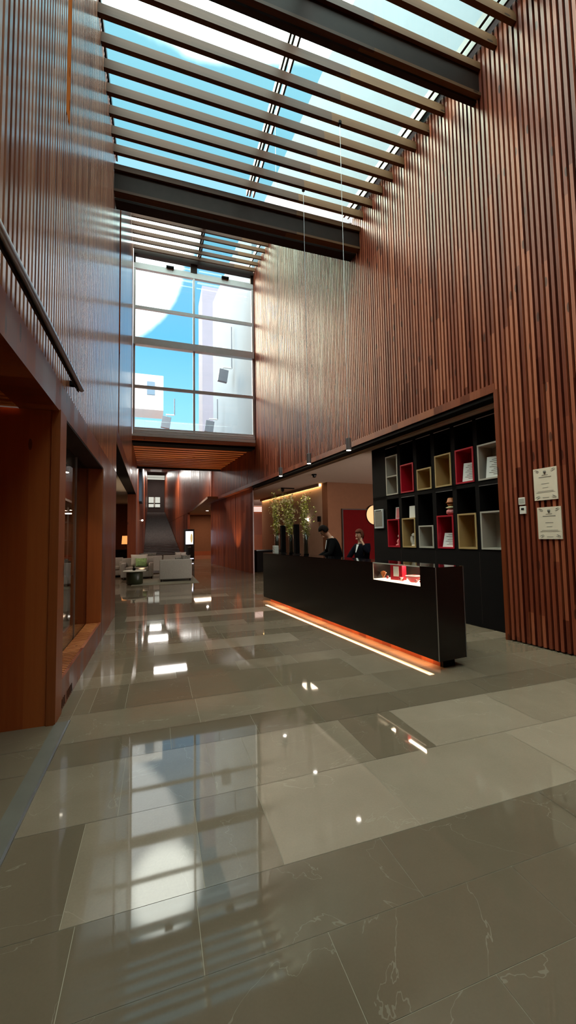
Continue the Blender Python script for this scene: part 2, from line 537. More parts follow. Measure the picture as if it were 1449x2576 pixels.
# post wall between showcase and entrance recess + pier at the far window + walls beyond
o = MB().box(-4.0, XLW - .0, 3.77, 3.97, 0, 2.61).build('wall_entrance', 'board_entry'); struct(o)
MB().box(XLW - .055, XLW + .012, 3.755, 3.985, 0, 2.62).build('corner_post', 'board_mid', o)
o = MB().box(-1.25, -.90, 18.6, 19.0, 0, 5.05).build('wall_pier', 'board'); struct(o)
o = MB().prism([(-1.25, 19.0), (-.92, 19.0), (-.95, 20.6), (-1.3, 20.6)], 0, 5.15).build('wall_lounge', 'board'); struct(o)
o = MB().yz([(20.6, 0), (62, 0), (62, 11.7), (20.6, 5.5)], lambda y: -1.3 - (y - 20.6) * .011, lambda y: -1.0 - (y - 20.6) * .011).build('wall_stair_left', 'board'); struct(o)

# entrance recess behind the camera's left: ceiling of slats
e = MB()
e.box(-4, XLW - .3, -5, 3.77, 2.66, 2.75)
o = e.build('ceiling_entrance', 'backing'); struct(o)
e = MB(); y = -1.0
while y < 3.72:
    e.box(-4, XLW - .3, y, y + .05, 2.61, 2.66); y += .09
e.build('soffit_slats', 'soffit', o)
o = MB().box(-4.2, -4, -5, 4, 0, 2.7).build('wall_entrance_side', 'board'); struct(o)

# ------------------------------------------------------------------ SHOWCASE in the left wall
sh = sempty('window_showcase')
b = MB(); b.box(XLW - .03, XLW - .0, 3.97, 6.66, 0, .27); b.build('front_board', 'board', sh)
MB().box(XLW - .25, XLW - .03, 3.97, 6.66, .0, .2).build('bench_base', 'blackm', sh)
b = MB(); y = 4.0
while y < 6.64:
    b.box(XLW - .20, XLW - .03, y, y + .032, .225, .265); y += .058
b.build('bench_grille', 'board_orange', sh)
b = MB(); y = 3.99
for k in range(9):
    b.box(XLW + .0005, XLW + .0025, 3.995 + k * .052 + (.06 if k > 3 else 0), 4.008 + k * .052 + (.06 if k > 3 else 0), .02, .095)
b.build('vent_slots', 'blackm', sh)
b = MB()
b.box(XLW - .20, XLW - .001, 6.60, 6.67, .2, 2.61)
b.build('far_jamb', 'board_mid', sh)
b = MB(); b.box(XLW - .30, XLW - .0, 3.97, 6.6, 2.59, 2.64); b.build('head_lining', 'beam_dark', sh)
for k in range(3):
    y0 = 3.98 + k * .873
    MB().box(XLW - .218, XLW - .208, y0, y0 + .86, .24, 2.59).build('pane', 'showglass', sh)
    MB().box(XLW - .225, XLW - .2, y0 - .012, y0, .24, 2.59).build('glazing_bar', 'steel', sh)
# room behind the showcase glass
o = MB().box(-3.2, -3.1, 3.97, 8.6, 0, 2.7).build('wall_showcase_back', 'dark'); struct(o)
o = MB().box(-3.2, -1.13, 8.5, 8.6, 0, 2.7).build('wall_showcase_end', 'plaster_brown'); struct(o)
o = MB().box(-3.2, -1.1, 3.97, 8.6, 2.64, 2.74).build('ceiling_showcase', 'beam_dark'); struct(o)
cb = thing('glass_cabinet', 'tall dark glass cabinet lit by a small bulb behind the showcase glass', 'cabinet', (-1.75, 7.6, 0))
MB().box(-.35, .35, -.25, .25, 0, .9).build('base', 'stairs', cb, bevel=.01)
MB().box(-.35, .35, -.25, .25, 2.05, 2.12).build('top', 'blackm', cb)
for sx in (-.34, .34):
    for sy in (-.24, .24):
        MB().box(sx - .012, sx + .012, sy - .012, sy + .012, .9, 2.05).build('post', 'steel', cb)
for z in (1.2, 1.5, 1.8):
    MB().box(-.33, .33, -.23, .23, z, z + .012).build('shelf', 'steel', cb)
jar = None
for k, (x, z) in enumerate(((-.2, .912), (0, 1.212), (.18, 1.512), (-.1, 1.812))):
    j = MB().lathe([(.03, 0), (.045, .02), (.045, .11), (.02, .15), (.02, .18)], 12).build('amber_jar', 'yellow', None, smooth=True)
    j.location = (-1.75 + x, 7.45, z)
    tag(j, ('amber jar on the base of the glass cabinet', 'amber jar on the lowest glass shelf of the cabinet', 'amber jar on the middle glass shelf of the cabinet', 'amber jar on the top glass shelf of the cabinet')[k], 'jar', 'amber jars in the glass cabinet')
SPOTS = []
for k, (x, y, lb) in enumerate(((-1.35, 5.0, 'small ceiling spotlight behind the showcase glass, nearest the corner post'), (-1.5, 5.9, 'small ceiling spotlight behind the middle of the showcase glass'), (-1.35, 6.9, 'small ceiling spotlight behind the far end of the showcase glass'))):
    t = thing('ceiling_spotlight', lb, 'light', (x, y, 2.56), 0, 'small spotlights behind the showcase glass')
    MB().lathe([(.035, .01), (.035, .08)], 14).build('housing', 'steel', t, smooth=False)
    MB().lathe([(.026, 0.0), (.026, .012)], 14).build('lens', 'bulb', t)
    SPOTS.append((x, y, 2.54))
def plight(name, loc, energy, col=(1, .8, .6), r=.05, parent=None):
    d = bpy.data.lights.new(name, 'POINT'); d.energy = energy; d.color = col; d.shadow_soft_size = r
    o = bpy.data.objects.new(name, d); COL.objects.link(o); o.location = loc
    return o
def spot(name, loc, energy, col=(1, .8, .6), angle=70, r=.04, rot=(0, 0, 0)):
    d = bpy.data.lights.new(name, 'SPOT'); d.energy = energy; d.color = col; d.shadow_soft_size = r; d.spot_size = math.radians(angle); d.spot_blend = .6
    o = bpy.data.objects.new(name, d); COL.objects.link(o); o.location = loc; o.rotation_euler = rot
    return o
def area(name, loc, sx, sy, energy, col=(1, .8, .6), rot=(0, 0, 0)):
    d = bpy.data.lights.new(name, 'AREA'); d.shape = 'RECTANGLE'; d.size = sx; d.size_y = sy; d.energy = energy; d.color = col
    o = bpy.data.objects.new(name, d); COL.objects.link(o); o.location = loc; o.rotation_euler = rot
    return o

# steel handrail tube along the left wall
t = thing('wall_rail', 'long dark steel tube rail fixed along the slatted left wall', 'rail', (XLW, 0, 3.0))
MB().tube([(.075, -1.0, 0), (.075, 4.30, 0)], .024, 16).build('tube', 'steel', t, smooth=True)
MB().box(.045, .055, -1.0, 4.28, -.035, .005).build('groove_profile', 'beam_dark', t)
for y in (.9, 2.5 - 4.0, 4.16):
    MB().box(.0, .085, y - .03, y + .03, -.02, .02).build('bracket', 'blackm', t)

# floor track
t = thing('floor_track', 'narrow steel door track let into the stone floor by the entrance', 'track', (-.74, 0, 0))
MB().box(-.055, .052, -1.5, 3.79, .0, .006).build('channel', 'track', t)
MB().box(.045, .058, -1.5, 3.79, .004, .012).build('bright_edge', 'steel', t)

# ------------------------------------------------------------------ ROOF, near section
XR_at = lambda y, u=UR: (u - S * y) / C     # world x of the right wall at y
def roof_beam(y, z, label, group, mat='beam', w=.067, h=.11, x0=None, x1=None):
    xa = XLW if x0 is None else x0
    xb = XR_at(y) if x1 is None else x1
    b = MB().box(xa + .003, xb - .0, -w / 2, w / 2, 0, h)
    b.box(xa + .003, xb, -w / 2 + .016, w / 2, h, h + .06)
    o = b.build('roof_beam', mat)
    o.location = (0, y, z)
    return tag(o, label, 'beam', group)
near = [2.62, 2.92, 3.22, 3.52, 3.82, 4.12, 5.12, 5.47, 5.80, 6.13, 6.47, 6.81, 7.16, 7.50]
for y in [1.5 + .3 * k - .9 * 5 for k in range(14)]:
    if y < 2.4: near.append(y)
order = ['first', 'second', 'third', 'fourth', 'fifth', 'sixth', 'seventh', 'eighth']
for y in sorted(near):
    if 5.0 < y < 7.6:
        k = [5.12, 5.47, 5.80, 6.13, 6.47, 6.81, 7.16, 7.50].index(y)
        lab = 'slim timber beam under the glass roof, %s one beyond the deep near girder' % order[k]
    elif y > 2.4:
        k = [4.12, 3.82, 3.52, 3.22, 2.92, 2.62].index(y)
        lab = 'slim timber beam under the glass roof, %s one before the deep near girder' % order[k]
    else:
        lab = 'slim timber roof beam overhead, behind the top edge of the photo'
    roof_beam(y, ZN, lab, 'slim timber beams under the near glass roof')

def girder(name, y0, y1, z0, z1, label, slit=False):
    t = thing(name, label, 'girder', (0, y0, z0))
    xa, xb = XLW + .003, XR_at(y0)
    w, h = y1 - y0, z1 - z0
    MB().box(xa, xb, 0, .02, .05, h - .16).build('web', 'beam_dark', t)
    MB().box(xa, xb, -.045, .03, h - .16, h - .05).build('top_flange', 'beam', t)
    MB().box(xa, xb, -.03, w * .32, 0, .05).build('bottom_flange', 'beam', t)
    MB().box(xa, xb, w * .42, w, -.02, .03).build('rear_flange', 'beam_dark', t)
    MB().box(xa, xb, w - .03, w, .03, h).build('rear_web', 'beam_dark', t)
    return t
girder('roof_girder', 4.42, 4.55, 8.2, 8.78, 'deep dark steel and timber girder crossing near the top of the photo')
girder('roof_girder', YB, 8.04, 8.02, 8.60, 'deep dark girder spanning the hall where the glass roof steps up')
# near roof glazing
rw = sempty('window_2')
for k, (a, b_) in enumerate(((-.8, 1.9), (2.02, 4.32))):
    y = -3.0
    while y < 8.0:
        y1 = min(y + 2.2, 8.04)
        xa = a if k == 0 else a
        xb = b_ if k == 0 else XR_at(y1) + .1
        MB().box(xa, xb, y, y1 - .01, 9.10, 9.12).build('pane', 'roofglass', rw)
        y = y1
b = MB()
for x in (1.885, 1.945, 2.03):
    b.prism([(x + .03, -3), (x + .06, -3), (x - .03, 8.04), (x - .06, 8.04)], 8.98, 9.1)
b.build('middle_bars', 'frame_dark', rw)
b = MB()
for u, w in ((4.88, .04), (5.0, .03)):
    b.prism([uv(u, -3.5).xy, uv(u + w, -3.5).xy, uv(u + w, 7.5).xy, uv(u, 7.5).xy], 8.98, 9.1)
b.box(-.80, -.77, -3, 8.0, 8.96, 9.1)
b.build('edge_bars', 'frame_dark', rw)
b = MB().prism([uv(5.03, -3.5).xy, uv(5.4, -3.5).xy, uv(5.4, 7.5).xy, uv(5.03, 7.5).xy], 9.12, 9.2)
b.build('edge_flashing', 'frame', rw)
o = MB().box(-1.4, 5.8, -5.2, -3.0, 9.0, 9.2).build('ceiling_rear', 'plaster_grey'); struct(o)
# step between the two roofs, above the girder
o = MB().yz([(8.05, 8.62), (8.05, 8.80), (YS, ZF + .35), (YS, ZF + .17)], -1.1, lambda y: XR_at(y) + .25).build('ceiling_slope', 'board'); struct(o)

# ------------------------------------------------------------------ ROOF, far high section
fys = sorted([12.93, 13.27, 13.61, 14.01, 14.39, 14.74])
vis = [12.93, 13.27, 13.61, 14.01, 14.39, 14.74]
for y in fys:
    if y in vis:
        lab = 'thin roof beam under the far high skylight, %s one back from the tall window' % order[5 - vis.index(y)]
    roof_beam(y, ZF - .05, lab, 'thin beams under the far high skylight', w=.06, h=.08, x0=XLW - .012 * (y - 8.65))
fw = sempty('window_3')
MB().box(-.9, 1.47, YS, 15.1, ZF + .4, ZF + .42).build('pane', 'roofglass', fw)
MB().box(1.53, 4.1, YS, 15.1, ZF + .4, ZF + .42).build('pane', 'roofglass', fw)
b = MB(); b.box(1.43, 1.49, YS, 15.1, ZF + .1, ZF + .4); b.box(1.52, 1.56, YS, 15.1, ZF + .1, ZF + .4)
b.prism([uv(4.9, 12.3).xy, uv(4.94, 12.3).xy, uv(4.94, 15).xy, uv(4.9, 15).xy], ZF + .2, ZF + .4)
b.build('glazing_bars', 'frame_dark', fw)

# ------------------------------------------------------------------ FAR TALL WINDOW
YW = 15.0
win = sempty('window_1')
xl, xr = -.86, 3.63
xm = 1.30
def hbar(z0, z1, d0=-.05, d1=.08, mat='frame', name='frame_rail', x0=xl, x1=xr):
    MB().box(x0, x1, YW + d0, YW + d1, z0, z1).build(name, mat, win)
hbar(11.50, 11.72); hbar(9.98, 10.09, -.03, .06); hbar(8.60, 8.86, -.1, .1); hbar(7.0, 7.10, -.03, .06)
hbar(5.47, 5.54, -.03, .06); hbar(5.33, 5.44, -.10, .08); hbar(5.19, 5.30, -.16, .08)
hbar(12.02, 12.2, -.12, .1, 'beam_dark', 'head_beam')
for x in (xl + .03, xm, xr - .03):
    MB().box(x - .035, x + .035, YW - .04, YW + .07, 5.3, 12.1).build('mullion', 'frame', win)
for x, w in ((xl, .06), (xm - .12, .24), (xr - .1, .1)):
    MB().box(x, x + w, YW - .06, YW + .09, 11.7, 12.1).build('head_post', 'beam_dark', win)
for a, c in ((xl + .06, xm - .035), (xm + .035, xr - .06)):
    for z0, z1 in ((5.54, 7.0), (7.10, 8.60), (8.86, 9.98), (10.09, 11.5), (11.72, 12.02)):
        MB().box(a, c, YW + .01, YW + .02, z0, z1).build('pane', 'glass', win)
for x in (.42, 2.5):
    MB().box(x - .14, x + .14, YW - .14, YW - .06, 11.70, 11.76).build('latch_motor', 'blackm', win)
o = MB().box(xl - .1, xr + .1, YW - .16, YW + .4, 5.06, 5.18).build('trim_1', 'board'); struct(o)
o = MB().box(xl - .1, xr + .1, YW + .0, YW + .5, 4.98, 5.06).build('trim_2', 'blackm'); struct(o)
# slatted soffit beyond
o = MB().box(-1.1, 3.7, YW + .2, 20.6, 5.20, 5.35).build('ceiling_lounge', 'backing'); struct(o)
b = MB(); y = YW + .55
while y < 20.4:
    b.box(-.95, XR_at(y, 5.09), y, y + .24, 5.06, 5.085); y += .42
b.build('soffit_slats', 'soffit', o)
o = MB().box(-1.1, 3.2, 20.42, 20.6, 4.98, 5.5).build('trim_3', 'backing'); struct(o)
o = MB().box(5.10, 5.72, 15.0, 23.5, 3.575, 3.69).build('ceiling_passage', 'board'); struct(o, TH)
# stair hall shell
o = MB().yz([(20.6, 5.32), (62, 11.55), (62, 11.75), (20.6, 5.52)], -1.9, lambda y: XSR(y) + .2).build('ceiling_stair_hall', 'board'); struct(o)
# high window on the landing and rear wall
w4 = sempty('window_4')
MB().box(-1.5, 1.2, 61.8, 61.9, 10.4, 11.0).build('pane', 'farwin', w4)
for z in (10.58, 10.76):
    MB().box(-1.5, 1.2, 61.7, 61.8, z, z + .04).build('louvre', 'blackm', w4)
o = MB().box(-1.9, 1.2, 62.05, 62.3, 0, 11.6).build('wall_landing', 'dark'); struct(o)
w5 = sempty('window_5')
MB().box(-1.25, -.55, 61.9, 61.95, 6.9, 7.75).build('pane', 'farwin', w5)
MB().box(-.35, .35, 61.9, 61.95, 6.9, 7.75).build('pane', 'farwin', w5)
MB().box(-1.25, -.55, 61.9, 61.95, 6.25, 6.72).build('pane', 'farwin', w5)
MB().box(-.35, .35, 61.9, 61.95, 6.25, 6.72).build('pane', 'farwin', w5)
MB().box(-.5, -.42, 61.8, 61.9, 6.3, 7.7).build('mullion', 'cushion', w5)

# stairs
st = thing('staircase', 'long dark stone staircase climbing away between wooden walls', 'stairs', (0, 38, 0))
n = 38
b = MB()
for k in range(n):
    b.box(-1.0 - (17.4 + k * .58) * .011 + .005, XSR(38 + k * .58 + .6) - .01, k * .58, (k + 1) * .58, 0, (k + 1) * .14 - .004)
b.build('steps', 'stairs', st)
b = MB()
b.box(-1.38, .9, n * .58, n * .58 + 1.9, 0, n * .14)
b.build('landing', 'stairs', st)
t = thing('wall_light', 'tiny round light on the left wall beside the staircase', 'light', (-1.12, 31, 2.9))
MB().ball((0.06, 0, 0), .06).build('globe', 'bulb', t, smooth=True)
MB().box(-.06, .02, -.03, .03, -.03, .03).build('base', 'steel', t)

# beige wall past the stair-hall opening, with skirting
o = MB().box(2.2, 9.0, 36.0, 36.2, 0, 3.6).build('wall_back', 'plaster_brown'); struct(o)
o = MB().box(2.2, 9.0, 35.95, 36.0, 0, .35).build('baseboard_back', 'board'); struct(o)
o = MB().box(2.5, 9, 21, 36.2, 3.58, 3.7).build('ceiling_back', 'plaster'); struct(o)
o = MB().box(8.5, 8.7, 20, 36, 0, 3.6).build('wall_back_side', 'plaster_brown'); struct(o)
for k, (x, y) in enumerate(((3.55, 30.0), (4.3, 27.5))):
    t = thing('recessed_downlight', ('recessed downlight in the low back ceiling, farther of two', 'recessed downlight in the low back ceiling, nearer of two')[k], 'light', (x, y, 3.56), 0, 'downlights in the low back ceiling')
    MB().lathe([(.11, 0), (.11, .02)], 16).build('rim', 'whitepl', t)
    MB().lathe([(.085, -.012), (.085, 0.0)], 16).build('lens', 'bulb_white', t)

# ------------------------------------------------------------------ LOUNGE ROOM left, behind the opening
o = MB().box(-6.0, -1.1, 8.6, 30, 3.5, 3.6).build('ceiling_lounge_left', 'plaster_grey'); struct(o)
o = MB().box(-6.2, -6.0, 8.6, 30, 0, 3.6).build('wall_lounge_left', 'plaster_brown'); struct(o)
o = MB().box(-6.2, -1.3, 24.0, 24.2, 0, 3.6).build('wall_lounge_back', 'plaster_brown'); struct(o)
o = MB().box(-6.2, -1.13, 8.6, 8.7, 0, 3.6).build('wall_lounge_near', 'dark'); struct(o)
lp = thing('table_lamp', 'table lamp with a glowing orange shade on the black sideboard', 'lamp', (-1.62, 22.9, .98))
MB().lathe([(.09, 0), (.09, .02), (.02, .04), (.02, .3)], 16).build('base', 'blackm', lp, smooth=True)
MB().lathe([(.2, .28), (.17, .72)], 20, cap=False).build('lamp_shade', 'lampshade', lp, smooth=True)
sb = thing('sideboard', 'low black sideboard against the lounge wall', 'sideboard', (-2.85, 22.9, 0))
MB().box(-1.2, 1.3, -.25, .25, .1, .95).build('body', 'blackm', sb, bevel=.01)
MB().box(-1.25, 1.35, -.28, .28, .95, .98).build('top', 'black', sb)
for x in (-1.1, 1.2):
    MB().box(x - .03, x + .03, -.2, .2, 0, .1).build('leg', 'steel', sb)

def cushion(name, label, cat, loc, rz, tilt, sx, sy, sz, mat, group=None, mat2=None):
    b = MB(); nn = 10
    grid = {}
    for side in (1, -1):
        for i in range(nn + 1):
            for j in range(nn + 1):
                x, z = i / nn * 2 - 1, j / nn * 2 - 1
                th = max(0, (1 - x ** 4) * (1 - z ** 4)) ** .5
                pin = 1 - .07 * (1 - abs(x * z)) * 0
                k = (i, j, side if th > 1e-6 else 0)
                if k not in grid:
                    grid[k] = b.bm.verts.new((x * sx / 2 * (1 - .06 * (1 - z * z) * abs(x)), side * th * sy / 2, z * sz / 2 * (1 - .06 * (1 - x * x) * abs(z))))
    def g(i, j, s_):
        return grid.get((i, j, s_)) or grid[(i, j, 0)]
    for s_ in (1, -1):
        for i in range(nn):
            for j in range(nn):
                q = [g(i, j, s_), g(i + 1, j, s_), g(i + 1, j + 1, s_), g(i, j + 1, s_)]
                b.bm.faces.new(q if s_ < 0 else q[::-1])
    o = b.build(name, mat, None, smooth=True)
    o.location = loc; o.rotation_euler = (tilt, 0, rz)
    return tag(o, label, cat, group)

def sofa(label, loc, rz, w, d=.88, bh=.76, group='grey lounge seats', name='sofa'):
    """front faces local -y; backrest at +y"""
    t = thing(name, label, 'sofa' if w > 1.2 else 'armchair', loc, rz, group)
    MB().box(-w / 2 + .02, w / 2 - .02, -d / 2 + .02, d / 2 - .02, .08, .30).build('frame', 'sofa', t, bevel=.02, smooth=True)
    MB().box(-w / 2 + .16, w / 2 - .16, -d / 2, d / 2 - .2, .30, .44).build('seat_cushion', 'sofa', t, bevel=.035, smooth=True)
    MB().box(-w / 2, w / 2, d / 2 - .2, d / 2, .08, bh).build('backrest', 'sofa', t, bevel=.03, smooth=True)
    for s_ in (-1, 1):
        MB().box(s_ * (w / 2 - .08) - .08, s_ * (w / 2 - .08) + .08, -d / 2, d / 2 - .19, .08, .60).build('armrest', 'sofa', t, bevel=.03, smooth=True)
    for sx in (-1, 1):
        for sy in (-1, 1):
            MB().box(sx * (w / 2 - .06) - .02, sx * (w / 2 - .06) + .02, sy * (d / 2 - .06) - .02, sy * (d / 2 - .06) + .02, 0, .08).build('leg', 'blackm', t)
    return t
sofa('grey sofa turned away with its plain back nearest the hall floor', (.62, 14.95, .012), PI, 1.10, name='sofa')
sofa('grey armchair facing the camera with a white and a green cushion', (-.72, 16.35, .012), 0.0, 1.15, name='armchair')
sofa('grey sofa seen from behind at the left, its back topped by a dark bolster', (-.32, 19.2, 0), PI, 1.05, name='sofa')
sofa('grey sofa seen from behind at the right, in front of the staircase', (.78, 19.2, 0), PI, 1.05, name='sofa')
sofa('grey armchair half hidden behind the end of the left wall', (-1.78, 17.6, 0), .1, .92, name='armchair')
cushion('cushion', 'large white cushion leaning in the grey armchair', 'cushion', (-.66, 16.32, .70), 0, -.25, .62, .18, .46, 'cushion', 'lounge cushions')
cushion('cushion', 'green patterned cushion leaning against the white one', 'cushion', (-.58, 16.14, .62), .1, -.3, .42, .15, .34, 'cushion_green', 'lounge cushions')
cushion('cushion', 'striped grey cushion standing on the seat of the nearest sofa, right one', 'cushion', (1.0, 15.12, .72), .1, -.1, .34, .2, .34, 'cushion_grey', 'lounge cushions')
cushion('cushion', 'darker grey cushion on the nearest sofa, left one of the pair', 'cushion', (.76, 15.2, .68), -.1, -.1, .3, .16, .28, 'cushion_grey', 'lounge cushions')
cushion('cushion', 'small pale cushion on the sofa before the staircase, left one', 'cushion', (.92, 19.3, .72), .1, 0, .28, .16, .30, 'cushion', 'lounge cushions')
cushion('cushion', 'small pale cushion on the sofa before the staircase, right one', 'cushion', (1.15, 19.3, .72), -.1, 0, .28, .16, .30, 'cushion', 'lounge cushions')
cushion('bolster', 'dark grey bolster lying along the top of the left rear sofa', 'cushion', (-.40, 18.95, .81), 0, 0, .75, .2, .13, 'cushion_grey', 'lounge cushions')
tb = thing('side_table', 'round dark green drum table with a glass top beside the armchair', 'table', (-.72, 14.3, .012))
MB().lathe([(.24, 0), (.26, .02), (.26, .38), (.22, .42)], 32).build('drum', 'darkgreen', tb, smooth=True)
MB().lathe([(.36, .42), (.37, .43), (.37, .445), (.36, .45)], 40).build('table_top', 'cushion', tb, smooth=False)
pt = thing('potted_plant', 'small dark leafy plant in a pot on the drum table', 'plant', (-.74, 14.3, .462))
MB().lathe([(.03, 0), (.045, .01), (.05, .09), (.045, .09)], 16).build('pot', 'blackm', pt, smooth=True)
b = MB()
for k in range(26):
    a = random.uniform(0, 2 * PI); e = random.uniform(.3, 1.3); ln = random.uniform(.06, .13)
    d = Vector((math.cos(a) * math.cos(e), math.sin(a) * math.cos(e), math.sin(e)))
    p0 = Vector((0, 0, .085)); p1 = p0 + d * ln; sd = d.cross(Vector((0, 0, 1))).normalized() * .014
    b.quad(p0, p0 + d * ln * .5 + sd, p1, p0 + d * ln * .5 - sd)
b.build('leaves', 'darkgreen', pt)
rg = MB().box(-.80, 1.35, 13.75, 17.6, .001, .012).build('rug', 'rug'); tag(rg, 'flat grey rug under the nearest lounge seats', 'rug')

# kiosk
kx = thing('information_kiosk', 'tall black digital kiosk with a lit white screen by the stair hall', 'kiosk', (2.02, 27.2, 0), .05)
MB().box(-.33, .33, -.08, .08, 0, 2.12).build('housing', 'black', kx, bevel=.02)
MB().box(-.24, .24, -.095, -.081, 1.12, 1.98).build('screen', 'screen', kx)
MB().ball((.14, -.097, 1.52), .28, 20, (.28, .02, 1.1)).build('screen_picture', 'screen_gold', kx)
b = MB(); b.box(-.1, -.02, -.09, -.081, .90, .93); b.box(.0, .1, -.09, -.081, .91, .95); b.box(-.14, .14, -.09, -.081, .955, .965)
b.build('logo_mark', 'ink', kx)
MB().box(-.27, .27, -.10, -.081, .14, .19).build('base_light_strip', 'screen', kx)

# ------------------------------------------------------------------ RECEPTION recess shell (u,v frame)
o = MB().box(5.4, 12.5, 3.6, 24, 3.45, 3.55).build('ceiling_reception', 'ceiling_paint'); struct(o, TH)
o = MB().box(5.12, 5.32, 3.955, 15.0, 3.50, 3.57).build('ceiling_reception_edge', 'blackm'); struct(o, TH)
MB().box(5.32, 5.41, 3.955, 15.0, 3.49, 3.57).build('edge_trim', 'plaster', o)
o = MB().box(7.06, 7.3, 12.75, 19.2, 0, 3.45).build('wall_cove', 'plaster'); struct(o, TH)
o = MB().box(7.3, 12.5, 12.35, 12.5, 0, 3.45).build('wall_office', 'plaster_brown'); struct(o, TH)
o = MB().box(7.06, 7.3, 12.35, 12.75, 0, 3.45).build('wall_office_corner', 'plaster_brown'); struct(o, TH)
o = MB().box(12.4, 12.6, 3.6, 12.5, 0, 3.45).build('wall_office_side', 'plaster_brown'); struct(o, TH)
o = MB().box(5.40, 12.5, 23.4, 23.6, 0, 3.45).build('wall_corridor', 'board_mid'); struct(o, TH)
d2 = MB().box(7.66, 9.9, 12.29, 12.35, 0, 2.45).build('door_1', 'reddoor'); struct(d2, TH)
b = MB(); b.box(7.62, 7.66, 12.28, 12.35, 0, 2.49); b.box(7.66, 9.9, 12.28, 12.35, 2.45, 2.49); b.build('door_frame', 'dark', d2)
# cove light strip
t = thing('cove_light', 'warm light strip hidden along the top of the pale reception wall', 'light', uv(0, 0, 0), TH)
MB().box(6.98, 7.05, 12.8, 19.1, 3.36, 3.43).build('strip', 'cove', t)
MB().box(6.93, 6.97, 12.8, 19.1, 3.34, 3.45).build('pelmet', 'plaster', t)
# luminous louvres far back
t = thing('lit_louvre', 'three glowing horizontal light bars far back beside the reception wall', 'light', uv(0, 0, 0), TH)
for z in (3.36, 3.28, 3.20, 3.12):
    MB().box(7.9, 8.99, 23.3, 23.39, z, z + .035).build('bar', 'louvre', t)
bc = thing('black_cabinet', 'low black cabinet standing beyond the far end of the desk', 'cabinet', uv(0, 0), TH)
MB().box(5.7, 7.0, 16.2, 17.0, 0, .92).build('body', 'blackm', bc, bevel=.01)
MB().box(5.68, 7.02, 16.18, 17.02, .92, .95).build('top', 'black', bc)
# glowing disc, spots, sensor on the ceiling
t = thing('round_wall_lamp', 'large glowing peach disc on the wall, half hidden by the black shelving', 'lamp', uv(9.03, 12.26, 2.27), TH)
bb = MB(); bb.lathe([(.36, 0), (.36, .03)], 48)
dd = bb.build('disc', 'disc', t); dd.rotation_euler = (PI / 2, 0, 0)
bb = MB(); bb.lathe([(.38, -.03), (.38, .0)], 48)
dd = bb.build('rim', 'blackm', t); dd.rotation_euler = (PI / 2, 0, 0)
t = thing('wall_sconce', 'small bright white sconce on the pale wall behind the blossom', 'lamp', uv(7.05, 13.9, 2.16), TH)
MB().box(-.12, -.0, -.08, .08, -.06, .06).build('shade', 'bulb_sconce', t, bevel=.02)
MB().box(-.01, .01, -.05, .05, -.06, .06).build('backplate', 'steel', t)
t = thing('wall_speaker', 'small dark speaker on the corner of the pale wall', 'speaker', uv(7.04, 12.9, 2.14), TH)
MB().box(-.09, .0, -.06, .06, -.1, .1).build('body', 'blackm', t, bevel=.008)
t = thing('security_camera', 'dark dome camera on the reception ceiling', 'camera', uv(5.77, 10.9, 3.45), TH)
MB().lathe([(.08, -.03), (.08, 0)], 18).build('base', 'blackm', t)
MB().ball((0, 0, -.05), .065).build('dome', 'black', t, smooth=True)
t = thing('track_spotlight', 'dark track spotlight on the reception ceiling above the blossom', 'light', uv(6.1, 14.3, 3.45), TH)
MB().box(-.02, .55, -.02, .02, -.04, 0).build('track', 'blackm', t)
MB().tube([(.05, 0, -.05), (-.02, -.16, -.13)], .06, 12).build('head', 'blackm', t)
MB().tube([(.05, 0, 0), (.05, 0, -.07)], .012, 8).build('stem', 'blackm', t)
for k, (u, v) in enumerate(((6.0, 6.2), (6.9, 9.2), (6.1, 12.0))):
    area('reception ceiling light', uv(u, v, 3.44), .6, .6, (6, 6, 9)[k], (1, .80, .62))

# ------------------------------------------------------------------ BLACK SHELVING with coloured boxes
US = 5.42
sv = [4.165, 4.625, 5.10, 5.575, 6.05, 6.52]      # left edges (near side) of the six niches
SWID = .385
shf = thing('display_shelving', 'tall black wall shelving with two rows of six niches', 'shelving', (0, 0, 0), TH)
b = MB(); b.box(US + .36, US + .40, 3.955, 7.4, 0, 3.44); b.build('back_panel', 'blackm', shf)
b = MB(); b.box(US, US + .36, 3.955, 7.4, 0, 1.245); b.build('base_cupboard', 'blackm', shf)
b = MB(); b.box(US, US + .36, 3.955, 7.4, 2.27, 2.35); b.build('middle_board', 'blackm', shf)
b = MB(); b.box(US, US + .36, 3.955, 7.4, 3.37, 3.44); b.build('top_board', 'blackm', shf)
for k, v in enumerate(sv + [None]):
    if k == 0: a, c = 3.955, v
    elif v is None: a, c = sv[-1] + SWID, 7.4
    else: a, c = sv[k - 1] + SWID, v
    MB().box(US, US + .36, a, c, 1.245, 3.40).build('upright', 'blackm', shf)
for v in sv:
    MB().box(US - .006, US + .001, v, v + SWID, 3.362, 3.372).build('edge_strip', 'frame', shf)
for v in (sv[0], sv[2], sv[4]):
    MB().box(US - .005, US + .001, v, v + SWID, 2.262, 2.270).build('edge_strip', 'steel', shf)
for v in (4.6, 5.55, 6.5):
    MB().box(US - .001, US + .002, v, v + .004, .06, 1.2).build('door_joint', 'dark', shf)
def dbox(k, z0, h, mat, label, mid=False):
    v = sv[k]
    t = thing('display_box', label, 'box', uv(US - .012, v + .003, z0), TH, 'coloured display boxes in the black shelving')
    w, d, th = SWID - .006, .34, .026
    MB().box(0, d, 0, w, 0, th).build('bottom', mat, t); MB().box(0, d, 0, w, h - th, h).build('top', mat, t)
    MB().box(0, d, 0, th, th, h - th).build('side', mat, t); MB().box(0, d, w - th, w, th, h - th).build('side', mat, t)
    MB().box(d - .02, d, th, w - th, th, h - th).build('back', mat, t)
    if mid: MB().box(0.01, d - .02, th, w - th, h * .46, h * .46 + .024).build('inner_shelf', mat, t)
    return t
